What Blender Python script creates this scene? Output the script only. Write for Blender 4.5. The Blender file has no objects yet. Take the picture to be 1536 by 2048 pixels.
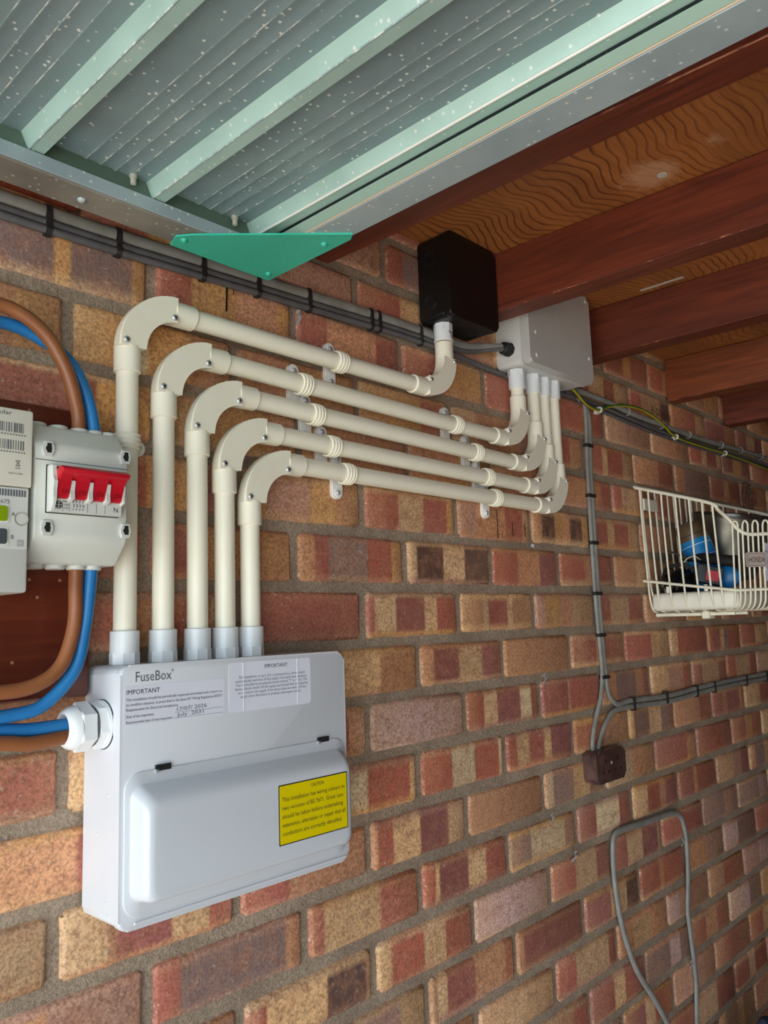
import bpy, bmesh, math, random
from mathutils import Vector, Matrix
random.seed(7)
SC = bpy.context.scene
COL = SC.collection
V = Vector
PI = math.pi

# ------------------------------------------------------------------ camera
CAM_POS = V((-0.838631, -0.838478, -0.173873))
YAW, PITCH, ROLL = 0.815309, 0.135970, -0.034026
fw = V((math.sin(YAW)*math.cos(PITCH), math.cos(YAW)*math.cos(PITCH), math.sin(PITCH)))
rt = V((math.cos(YAW), -math.sin(YAW), 0))
up = rt.cross(fw)
r2 = rt*math.cos(ROLL) + up*math.sin(ROLL)
u2 = -rt*math.sin(ROLL) + up*math.cos(ROLL)
cd = bpy.data.cameras.new('camera'); cam = bpy.data.objects.new('camera', cd); COL.objects.link(cam)
cd.sensor_fit = 'VERTICAL'; cd.sensor_height = 36.0; cd.lens = 1610.323/2048*36.0
cd.clip_start = 0.02
M = Matrix(((r2.x, u2.x, -fw.x, CAM_POS.x), (r2.y, u2.y, -fw.y, CAM_POS.y), (r2.z, u2.z, -fw.z, CAM_POS.z), (0, 0, 0, 1)))
cam.matrix_world = M
SC.camera = cam

# ------------------------------------------------------------------ light
W = bpy.data.worlds.new('sky'); SC.world = W; W.use_nodes = True
bg = W.node_tree.nodes['Background']
bg.inputs[0].default_value = (0.72, 0.86, 1.0, 1); bg.inputs[1].default_value = 4.0
sl = bpy.data.lights.new('sun', 'SUN'); so = bpy.data.objects.new('sun', sl); COL.objects.link(so)
sl.energy = 9.5; sl.angle = 0.02; sl.color = (1.0, 0.94, 0.84)
so.rotation_euler = V((0.30, 0.50, -1.0)).to_track_quat('-Z', 'Y').to_euler()
so.location = (-4, -3, 6)
SC.view_settings.view_transform = 'Standard'; SC.view_settings.look = 'None'
SC.view_settings.gamma = 1.0; SC.view_settings.use_curve_mapping = False
SC.view_settings.exposure = 0.42

# ------------------------------------------------------------------ helpers
def lin(c):
    f = lambda v: v/12.92 if v <= .04045 else ((v+.055)/1.055)**2.4
    return tuple(f(x/255) for x in c)

MATS = {}
def mat(name, c=(128, 128, 128), rough=.5, metal=0., spec=.5, var=None, bump=None, c2=None, coat=0.):
    """var=(scale, amount): soft noise mottling towards c2; bump=(scale, strength)"""
    if name in MATS: return MATS[name]
    m = bpy.data.materials.new(name); m.use_nodes = True
    nt = m.node_tree; b = nt.nodes['Principled BSDF']
    b.inputs['Base Color'].default_value = (*lin(c), 1); b.inputs['Roughness'].default_value = rough
    b.inputs['Metallic'].default_value = metal; b.inputs['Specular IOR Level'].default_value = spec
    b.inputs['Coat Weight'].default_value = coat
    tc = nt.nodes.new('ShaderNodeTexCoord')
    if var:
        n = nt.nodes.new('ShaderNodeTexNoise'); n.inputs['Scale'].default_value = var[0]; n.inputs['Detail'].default_value = 5
        nt.links.new(tc.outputs['Object'], n.inputs['Vector'])
        r = nt.nodes.new('ShaderNodeMapRange'); r.inputs[1].default_value = .42; r.inputs[2].default_value = .68
        r.inputs[3].default_value = 0; r.inputs[4].default_value = var[1]
        nt.links.new(n.outputs['Fac'], r.inputs[0])
        mx = nt.nodes.new('ShaderNodeMix'); mx.data_type = 'RGBA'
        mx.inputs[6].default_value = (*lin(c), 1); mx.inputs[7].default_value = (*lin(c2 or tuple(x*.75 for x in c)), 1)
        nt.links.new(r.outputs[0], mx.inputs[0]); nt.links.new(mx.outputs[2], b.inputs['Base Color'])
    if bump:
        n = nt.nodes.new('ShaderNodeTexNoise'); n.inputs['Scale'].default_value = bump[0]; n.inputs['Detail'].default_value = 4
        nt.links.new(tc.outputs['Object'], n.inputs['Vector'])
        bp = nt.nodes.new('ShaderNodeBump'); bp.inputs['Strength'].default_value = bump[1]; bp.inputs['Distance'].default_value = .001
        nt.links.new(n.outputs['Fac'], bp.inputs['Height']); nt.links.new(bp.outputs[0], b.inputs['Normal'])
    MATS[name] = m
    return m

def N(nt, t, **k):
    n = nt.nodes.new('ShaderNode'+t)
    for a, v in k.items():
        if a.startswith('_'): n.inputs[a[1:].replace('_', ' ')].default_value = v
        else: setattr(n, a, v)
    return n
def mixc(nt, fac, a, b, blend='MIX'):
    m = nt.nodes.new('ShaderNodeMix'); m.data_type = 'RGBA'; m.blend_type = blend
    for i, s in ((0, fac), (6, a), (7, b)):
        if hasattr(s, 'links'): nt.links.new(s, m.inputs[i])
        elif isinstance(s, tuple): m.inputs[i].default_value = (*s, 1)
        else: m.inputs[i].default_value = s
    return m.outputs[2]
def mrange(nt, src, a, b, c, d):
    r = nt.nodes.new('ShaderNodeMapRange')
    for i, v in enumerate((a, b, c, d)): r.inputs[i+1].default_value = v
    nt.links.new(src, r.inputs[0]); return r.outputs[0]
def noise(nt, vec, scale, detail=4, rough=.5, dist=0.):
    n = N(nt, 'TexNoise', _Scale=scale, _Detail=detail, _Roughness=rough, _Distortion=dist)
    nt.links.new(vec, n.inputs['Vector']); return n.outputs['Fac']
def mapping(nt, vec, sc, rot=(0, 0, 0)):
    m = nt.nodes.new('ShaderNodeMapping'); m.inputs['Scale'].default_value = sc; m.inputs['Rotation'].default_value = rot
    nt.links.new(vec, m.inputs[0]); return m.outputs[0]
def newmat(name):
    m = bpy.data.materials.new(name); m.use_nodes = True; nt = m.node_tree
    tc = nt.nodes.new('ShaderNodeTexCoord')
    MATS[name] = m
    return m, nt, nt.nodes['Principled BSDF'], tc.outputs['Object']
def bump(nt, b, h, strength, dist=.001):
    bp = N(nt, 'Bump', _Strength=strength, _Distance=dist); nt.links.new(h, bp.inputs['Height']); nt.links.new(bp.outputs[0], b.inputs['Normal'])

# ---- mesh helpers (all vertices in world coordinates)
def finish(name, bm, m, parent=None, smooth=35, kind=None):
    bmesh.ops.recalc_face_normals(bm, faces=bm.faces)
    me = bpy.data.meshes.new(name); bm.to_mesh(me); bm.free()
    return place(name, me, m, parent, smooth, kind)
def place(name, me, m, parent=None, smooth=35, kind=None):
    if m: me.materials.append(m)
    if smooth:
        me.polygons.foreach_set('use_smooth', [True]*len(me.polygons)); me.set_sharp_from_angle(angle=math.radians(smooth))
    o = bpy.data.objects.new(name, me); COL.objects.link(o)
    if parent: attach(o, parent)
    if kind: o['kind'] = kind
    return o
def attach(o, parent):
    o.parent = parent
    if parent.type == 'EMPTY': o.matrix_parent_inverse = Matrix.Translation(-V(parent.location))
def thing(name, label, cat, loc, group=None):
    o = bpy.data.objects.new(name, None); COL.objects.link(o); o.location = loc; o.empty_display_size = .02
    return tag(o, label, cat, group)
def tag(o, label, cat, group=None):
    o['label'] = label; o['category'] = cat
    if group: o['group'] = group
    return o
def BM(): return bmesh.new()

def box(bm, x0, x1, y0, y1, z0, z1, bev=0., seg=2):
    r = bmesh.ops.create_cube(bm, size=1.0)
    vs = r['verts']
    for v in vs:
        v.co = V(((x0+x1)/2+v.co.x*(x1-x0), (y0+y1)/2+v.co.y*(y1-y0), (z0+z1)/2+v.co.z*(z1-z0)))
    if bev > 0:
        es = list({e for v in vs for e in v.link_edges})
        bmesh.ops.bevel(bm, geom=es, offset=bev, segments=seg, profile=.5, affect='EDGES')
    return vs
def frame_of(t, hint=None):
    t = t.normalized()
    a = hint if hint else (V((0, 0, 1)) if abs(t.z) < .9 else V((1, 0, 0)))
    n = (a - t*a.dot(t))
    if n.length < 1e-6: n = V((0, 1, 0)) - t*t.y
    n.normalize(); return n, t.cross(n)
def ring(bm, c, n, b, ra, rb, seg, ph=0.):
    return [bm.verts.new(c + n*(ra*math.cos(2*PI*i/seg+ph)) + b*(rb*math.sin(2*PI*i/seg+ph))) for i in range(seg)]
def skin(bm, rings, caps=True, closed=False):
    for a, b in zip(rings, rings[1:]):
        k = len(a)
        for i in range(k): bm.faces.new((a[i], a[(i+1) % k], b[(i+1) % k], b[i]))
    if closed:
        a, b = rings[-1], rings[0]; k = len(a)
        for i in range(k): bm.faces.new((a[i], a[(i+1) % k], b[(i+1) % k], b[i]))
    elif caps:
        bm.faces.new(rings[0][::-1]); bm.faces.new(rings[-1])
def cyl(bm, p0, p1, r, seg=24, r1=None, hint=None, ph=0.):
    p0, p1 = V(p0), V(p1); n, b = frame_of(p1-p0, hint); r1 = r if r1 is None else r1
    skin(bm, [ring(bm, p0, n, b, r, r, seg, ph), ring(bm, p1, n, b, r1, r1, seg, ph)])
def lathe(bm, p0, axis, prof, seg=24, caps=True, ph=0.):
    """prof: list of (distance along axis, radius)"""
    p0 = V(p0); t = V(axis).normalized(); n, b = frame_of(t)
    skin(bm, [ring(bm, p0+t*d, n, b, max(r, 1e-5), max(r, 1e-5), seg, ph) for d, r in prof], caps)
def crom(pts, k=8, closed=False):
    P = [V(p) for p in pts]; out = []
    n = len(P)
    for i in range(n if closed else n-1):
        if closed: a, b, c, d = P[(i-1) % n], P[i], P[(i+1) % n], P[(i+2) % n]
        else: a, b, c, d = P[max(i-1, 0)], P[i], P[i+1], P[min(i+2, n-1)]
        for j in range(k):
            t = j/k
            out.append(.5*((2*b)+(c-a)*t+(2*a-5*b+4*c-d)*t*t+(-a+3*b-3*c+d)*t**3))
    if not closed: out.append(P[-1])
    return out
def tube(bm, pts, r, seg=10, k=8, rb=None, flat=None, closed=False, smooth=True):
    """swept tube; flat = fixed hint normal (rb is the half thickness along it)"""
    P = crom(pts, k, closed) if smooth else [V(p) for p in pts]
    rings = []; n = None; m = len(P)
    for i, p in enumerate(P):
        if closed: t = (P[(i+1) % m]-P[i-1])
        else: t = (P[min(i+1, m-1)]-P[max(i-1, 0)])
        t.normalize()
        if flat: n, b = frame_of(t, V(flat))
        else:
            if n is None: n, b = frame_of(t)
            else:
                n = n - t*n.dot(t); n.normalize(); b = t.cross(n)
        rings.append(ring(bm, p, n, b, rb if rb else r, r, seg))
    skin(bm, rings, True, closed)
def prism(bm, poly, f, d0, d1, bev=0., seg=2):
    """poly 2-D points, f(u,v,d)->xyz"""
    a = [bm.verts.new(f(u, v, d0)) for u, v in poly]; b = [bm.verts.new(f(u, v, d1)) for u, v in poly]
    fs = [bm.faces.new(a[::-1]), bm.faces.new(b)]
    k = len(poly)
    for i in range(k): fs.append(bm.faces.new((a[i], a[(i+1) % k], b[(i+1) % k], b[i])))
    if bev:
        es = list({e for v in a+b for e in v.link_edges})
        bmesh.ops.bevel(bm, geom=es, offset=bev, segments=seg, profile=.5, affect='EDGES')
def rrect(x0, x1, z0, z1, r, k=5):
    out = []
    for cx, cz, a0 in ((x1-r, z1-r, 0), (x0+r, z1-r, 90), (x0+r, z0+r, 180), (x1-r, z0+r, 270)):
        for i in range(k+1):
            a = math.radians(a0+90*i/k); out.append((cx+r*math.cos(a), cz+r*math.sin(a)))
    return out
XZ = lambda u, v, d: (u, d, v)        # plate parallel to the brick wall, d = Y
def plate(name, x0, x1, z0, z1, y0, y1, r, m, parent, bev=0., k=5):
    bm = BM(); prism(bm, rrect(x0, x1, z0, z1, r, k), XZ, y0, y1, bev); return finish(name, bm, m, parent)
def text(name, body, x, z, y, m, parent, size=None, width=None, align='LEFT', tilt=0., depth=.00012, plane=None, bold=0.):
    """flat lettering facing -Y, baseline-left at (x,z); fitted to width if given"""
    cu = bpy.data.curves.new(name, 'FONT'); cu.body = body; cu.size = 1.0; cu.resolution_u = 2; cu.align_x = align; cu.offset = bold
    tmp = bpy.data.objects.new('tmp', cu); COL.objects.link(tmp)
    dg = bpy.context.evaluated_depsgraph_get()
    me = bpy.data.meshes.new_from_object(tmp.evaluated_get(dg), depsgraph=dg)
    bpy.data.objects.remove(tmp); bpy.data.curves.remove(cu)
    xs = [v.co.x for v in me.vertices]; w = max(xs)-min(xs)
    s = size if size else width/w
    sx = (width/w) if width else s
    ct, st = math.cos(tilt), math.sin(tilt)
    for v in me.vertices:
        a, b = v.co.x*sx, v.co.y*s
        a, b = a*ct-b*st, a*st+b*ct
        v.co = plane(a, b) if plane else V((x+a, y, z+b))
    o = place(name, me, m, parent, 0)
    return o
def lines(bm, segs, y, w):
    """thin printed strokes on a plane facing -Y: (x0,z0,x1,z1)"""
    for x0, z0, x1, z1 in segs:
        d = V((x1-x0, 0, z1-z0)); L = d.length; d.normalize(); n = V((-d.z, 0, d.x))*w/2
        a, b = V((x0, y, z0)), V((x1, y, z1))
        bm.faces.new([bm.verts.new(q) for q in (a-n, b-n, b+n, a+n)])

# ------------------------------------------------------------------ materials
# bricks: colour comes with each brick (vertex attribute), the nodes add grain, specks and relief
mb, nt, b, oc = newmat('brick')
at = N(nt, 'Attribute', attribute_name='col'); base = at.outputs['Color']
n1 = noise(nt, oc, 38, 8, .66); n2 = noise(nt, oc, 260, 4, .65); n3 = noise(nt, oc, 120, 5, .7); n4 = noise(nt, oc, 9, 3)
c = mixc(nt, mrange(nt, n1, .45, .66, 0, .50), base, lin((208, 148, 112)))
c = mixc(nt, mrange(nt, noise(nt, oc, 55, 7, .7), .50, .68, 0, .50), c, lin((150, 92, 70)))
c = mixc(nt, mrange(nt, n2, .36, .58, .55, 0.), c, lin((104, 66, 48)))
c = mixc(nt, mrange(nt, n3, .60, .72, 0, .6), c, lin((236, 214, 190)))
ea = N(nt, 'Math', operation='MULTIPLY_ADD'); nt.links.new(at.outputs['Alpha'], ea.inputs[0]); ea.inputs[1].default_value = .115; nt.links.new(noise(nt, oc, 170, 4, .7), ea.inputs[2])
c = mixc(nt, mrange(nt, ea.outputs[0], .66, .74, 0, .75), c, lin((228, 190, 162)))
n5 = noise(nt, oc, 420, 2); c = mixc(nt, mrange(nt, n5, .69, .74, 0, .7), c, lin((60, 40, 28)))
nt.links.new(c, b.inputs['Base Color'])
b.inputs['Roughness'].default_value = .62; b.inputs['Specular IOR Level'].default_value = .45
ad = N(nt, 'Math', operation='ADD'); nt.links.new(n2, ad.inputs[0])
mu = N(nt, 'Math', operation='MULTIPLY'); nt.links.new(n3, mu.inputs[0]); mu.inputs[1].default_value = 1.4
nt.links.new(mu.outputs[0], ad.inputs[1]); bump(nt, b, ad.outputs[0], .55, .0012)
M_BRICK = mb

mm, nt, b, oc = newmat('mortar')
a1 = noise(nt, oc, 14, 5); a2 = noise(nt, oc, 330, 4, .7)
c = mixc(nt, mrange(nt, a1, .35, .7, 0, 1), lin((202, 180, 157)), lin((174, 153, 133)))
c = mixc(nt, mrange(nt, a2, .36, .62, .55, 0), c, lin((104, 89, 78)))
nt.links.new(c, b.inputs['Base Color']); b.inputs['Roughness'].default_value = .95; b.inputs['Specular IOR Level'].default_value = .2
a3 = noise(nt, oc, 60, 4, .7); ad = N(nt, 'Math', operation='ADD'); nt.links.new(a2, ad.inputs[0]); nt.links.new(a3, ad.inputs[1])
bump(nt, b, ad.outputs[0], 1.0, .003)
M_MORTAR = mm

def wood(name, ca, cb, axis, line=None, rough=.55, coat=0.):
    """axis = grain direction 0/1/2"""
    m, nt, b, oc = newmat(name)
    sc = [90, 90, 90]; sc[axis] = 5
    g = noise(nt, mapping(nt, oc, tuple(sc)), 1.0, 5, .6, .6)
    c = mixc(nt, mrange(nt, g, .35, .68, 0, 1), lin(ca), lin(cb))
    sc2 = [9, 9, 9]; sc2[axis] = 2
    g2 = noise(nt, mapping(nt, oc, tuple(sc2)), 1.0, 3)
    c = mixc(nt, mrange(nt, g2, .45, .75, 0, .6), c, lin(tuple(x*.6 for x in ca)))
    if line:
        n0 = noise(nt, mapping(nt, oc, (2.4, 1.5, 1)), 1.0, 3.5, .42)
        sx = N(nt, 'SeparateXYZ'); nt.links.new(oc, sx.inputs[0])
        q = N(nt, 'Math', operation='MULTIPLY_ADD'); nt.links.new(n0, q.inputs[0]); q.inputs[1].default_value = .50
        nt.links.new(sx.outputs[1-axis], q.inputs[2])
        q2 = N(nt, 'Math', operation='MULTIPLY'); nt.links.new(q.outputs[0], q2.inputs[0]); q2.inputs[1].default_value = 74.0
        q3 = N(nt, 'Math', operation='FRACT'); nt.links.new(q2.outputs[0], q3.inputs[0])
        fq = N(nt, 'Math', operation='MULTIPLY'); nt.links.new(mrange(nt, q3.outputs[0], .68, 1.0, 0, 1.0), fq.inputs[0]); nt.links.new(mrange(nt, noise(nt, mapping(nt, oc, (5, 9, 1)), 1.0, 3), .36, .6, .15, 1), fq.inputs[1]); f = fq.outputs[0]
        c = mixc(nt, f, c, lin(line))
    if line:      # scuffed pale patches
        for px_, py_, rr in ((.252, -.375, .055), (.230, -.478, .026)):
            dd = N(nt, 'VectorMath', operation='DISTANCE'); nt.links.new(oc, dd.inputs[0]); dd.inputs[1].default_value = (px_, py_, .466)
            d2 = N(nt, 'Math', operation='MULTIPLY_ADD'); nt.links.new(noise(nt, oc, 40, 4, .7), d2.inputs[0]); d2.inputs[1].default_value = .06; nt.links.new(dd.outputs['Value'], d2.inputs[2])
            c = mixc(nt, mrange(nt, d2.outputs[0], rr, rr+.02, .55, 0), c, lin((214, 168, 132)))
    nt.links.new(c, b.inputs['Base Color']); b.inputs['Roughness'].default_value = rough; b.inputs['Coat Weight'].default_value = coat
    bump(nt, b, g, .35, .001)
    return m
M_PLY = wood('plywood_deck', (180, 112, 58), (160, 94, 46), 0, (88, 38, 18), .55)
M_JOIST = wood('stained_joist', (128, 58, 36), (88, 36, 22), 1, None, .5)
M_JOIST2 = wood('orange_joist', (146, 76, 40), (104, 48, 24), 1, None, .5)
M_BOARD = wood('varnished_board', (104, 44, 24), (84, 30, 16), 0, None, .35, .3)

mar, nt, b, oc = newmat('chipped_arris')
c = mixc(nt, mrange(nt, noise(nt, mapping(nt, oc, (60, 14, 60)), 1.0, 5, .7), .52, .60, 0, .8), lin((104, 44, 27)), lin((206, 134, 100))); nt.links.new(c, b.inputs['Base Color']); b.inputs['Roughness'].default_value = .7
M_ARRIS = mar
def metalpaint(name, ca, cb, speck, rough=.42, metal=.25, th=.70):
    m, nt, b, oc = newmat(name)
    a = noise(nt, oc, 12, 4); c = mixc(nt, mrange(nt, a, .35, .68, 0, 1), lin(ca), lin(cb))
    vo = N(nt, 'TexVoronoi', _Scale=105.0); nt.links.new(oc, vo.inputs['Vector'])
    pick = noise(nt, oc, 30, 2)
    s1 = mrange(nt, vo.outputs['Distance'], .12, .19, 1, 0); s2 = mrange(nt, pick, .36, .44, 0, 1)
    mu = N(nt, 'Math', operation='MULTIPLY'); nt.links.new(s1, mu.inputs[0]); nt.links.new(s2, mu.inputs[1])
    mu2 = N(nt, 'Math', operation='MULTIPLY'); nt.links.new(mu.outputs[0], mu2.inputs[0]); mu2.inputs[1].default_value = speck
    c = mixc(nt, mu2.outputs[0], c, lin((226, 228, 220)))
    nt.links.new(c, b.inputs['Base Color']); b.inputs['Roughness'].default_value = rough; b.inputs['Metallic'].default_value = metal
    bump(nt, b, a, .15, .001)
    return m
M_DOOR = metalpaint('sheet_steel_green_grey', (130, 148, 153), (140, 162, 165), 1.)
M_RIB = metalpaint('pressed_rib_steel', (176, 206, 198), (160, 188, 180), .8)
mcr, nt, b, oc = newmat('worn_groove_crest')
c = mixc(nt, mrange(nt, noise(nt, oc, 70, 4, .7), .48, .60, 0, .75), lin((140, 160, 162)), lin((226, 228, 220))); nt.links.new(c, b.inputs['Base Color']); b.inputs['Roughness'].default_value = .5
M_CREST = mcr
M_RAIL = metalpaint('dusty_steel_rail', (146, 140, 130), (112, 106, 98), .5, .65, .2)
M_RAIL2 = metalpaint('grey_end_rail', (168, 182, 186), (150, 166, 170), .9, .5, .2)
M_TURQ = metalpaint('turquoise_paint', (44, 172, 144), (58, 184, 158), .12, .4, 0.)

M_CU = mat('white_powder_coat', (216, 218, 224), .34, bump=(900, .05))
M_CUFLAP = mat('white_flap_plastic', (212, 215, 222), .22, spec=.5)
M_PVC = mat('cream_pvc', (252, 245, 225), .34, var=(22, .3), c2=(242, 231, 205))
M_PVCW = mat('white_pvc', (248, 246, 240), .30)
M_ADAPT = mat('white_adaptor', (236, 238, 240), .28)
M_GREYPL = mat('light_grey_abs', (222, 222, 213), .4)
M_LID = mat('light_grey_lid', (212, 212, 204), .38)
M_METER = mat('meter_cream', (236, 231, 216), .4, var=(18, .3), c2=(222, 216, 200))
M_METERW = mat('meter_grey_white', (212, 212, 206), .4)
M_RED = mat('red_toggle', (190, 16, 36), .35)
M_DARK = mat('dark_gap', (24, 22, 22), .7)
M_INK = mat('black_ink', (34, 34, 38), .6)
M_INK2 = mat('grey_ink', (96, 98, 104), .6)
M_SILVER = mat('zinc_screw', (206, 208, 212), .38, .7)
M_STEEL = mat('dull_zinc_clip', (204, 206, 210), .4, .35)
M_BROWNC = mat('brown_sheath', (150, 92, 56), .4, var=(30, .5), c2=(126, 74, 44))
M_BLUEC = mat('blue_sheath', (36, 118, 184), .38, var=(30, .5), c2=(52, 138, 202))
M_GREYC = mat('grey_cable', (152, 150, 144), .45, var=(40, .6), c2=(120, 116, 110))
M_GREYD = mat('dark_grey_cable', (104, 102, 104), .5, var=(40, .6), c2=(78, 76, 78))
M_BLACK = mat('black_plastic', (16, 16, 17), .42, spec=.4)
M_BLACKR = mat('black_rubber', (26, 26, 27), .6)
M_STRAP = mat('dark_strap', (40, 36, 34), .7)
M_GREEN = mat('green_sheath', (52, 112, 40), .4)
M_YELL = mat('yellow_sheath', (206, 176, 30), .4)
M_CLIPW = mat('white_clip', (228, 226, 218), .4)
M_JB = mat('junction_box_grey', (196, 192, 188), .4, var=(20, .3), c2=(182, 176, 170))
M_JBL = mat('junction_box_white', (216, 214, 210), .4, var=(25, .35), c2=(200, 196, 190))
M_LABEL = mat('label_paper', (228, 228, 240), .3)
M_YLAB = mat('yellow_label', (232, 208, 0), .35)
M_SOCK = mat('brown_bakelite', (76, 54, 50), .34, var=(40, .8), c2=(112, 80, 74))
M_BASK = mat('cream_coated_wire', (246, 240, 218), .4, var=(60, .3), c2=(222, 210, 180))
M_TRAY = mat('cream_tray', (244, 238, 222), .45)
M_CANB = mat('blue_can_paint', (14, 120, 190), .3, var=(40, .5), c2=(40, 146, 210))
M_CAP = mat('brown_can_cap', (96, 76, 56), .4)
M_POT = mat('brushed_steel', (132, 128, 118), .32, .85, var=(30, .6), c2=(96, 92, 84))
M_NAVY = mat('navy_cloth', (52, 62, 84), .85, var=(16, .7), c2=(34, 42, 62))
M_RUST = mat('rusty_chain', (78, 54, 38), .8, var=(200, .9), c2=(160, 132, 104))
M_CONC = mat('concrete', (166, 160, 150), .9, var=(5, .6), bump=(80, .3))
M_DRIVE = mat('driveway_concrete', (196, 190, 178), .9, var=(2, .5), bump=(60, .3))
M_PLAST = mat('brown_brick_wall', (132, 104, 84), .9, var=(3, .5))
M_BADGE = mat('badge_pink_grey', (196, 178, 168), .35, .3)
M_LIME = mat('lime_button', (146, 178, 12), .4)
M_BTN = mat('grey_button', (84, 90, 98), .4)
M_SEAL = mat('clear_grey_seal', (176, 172, 160), .25)
M_LEAF = mat('dry_leaf', (196, 120, 50), .8)
M_REDL = mat('red_print', (190, 34, 50), .5)
M_TAPE = mat('pale_tape', (200, 190, 180), .7)

# ------------------------------------------------------------------ the setting
WP, CH = 0.225, 0.081394           # brick length and course height, joints included
FLOOR = -1.72
PLY = 0.466
bm = BM(); box(bm, -1.75, 5.0, .0048, .11, FLOOR, .75); wall = finish('wall_left', bm, M_MORTAR, None, 0, 'structure')

PAL = {'R': (172, 96, 80), 'D': (150, 90, 86), 'O': (200, 144, 106), 'B': (212, 172, 128), 'Y': (202, 152, 94), 'P': (140, 116, 108),
       'M': (202, 168, 162), 'W': (230, 204, 164), 'K': (96, 74, 68), 'T': (184, 140, 118)}
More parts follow.
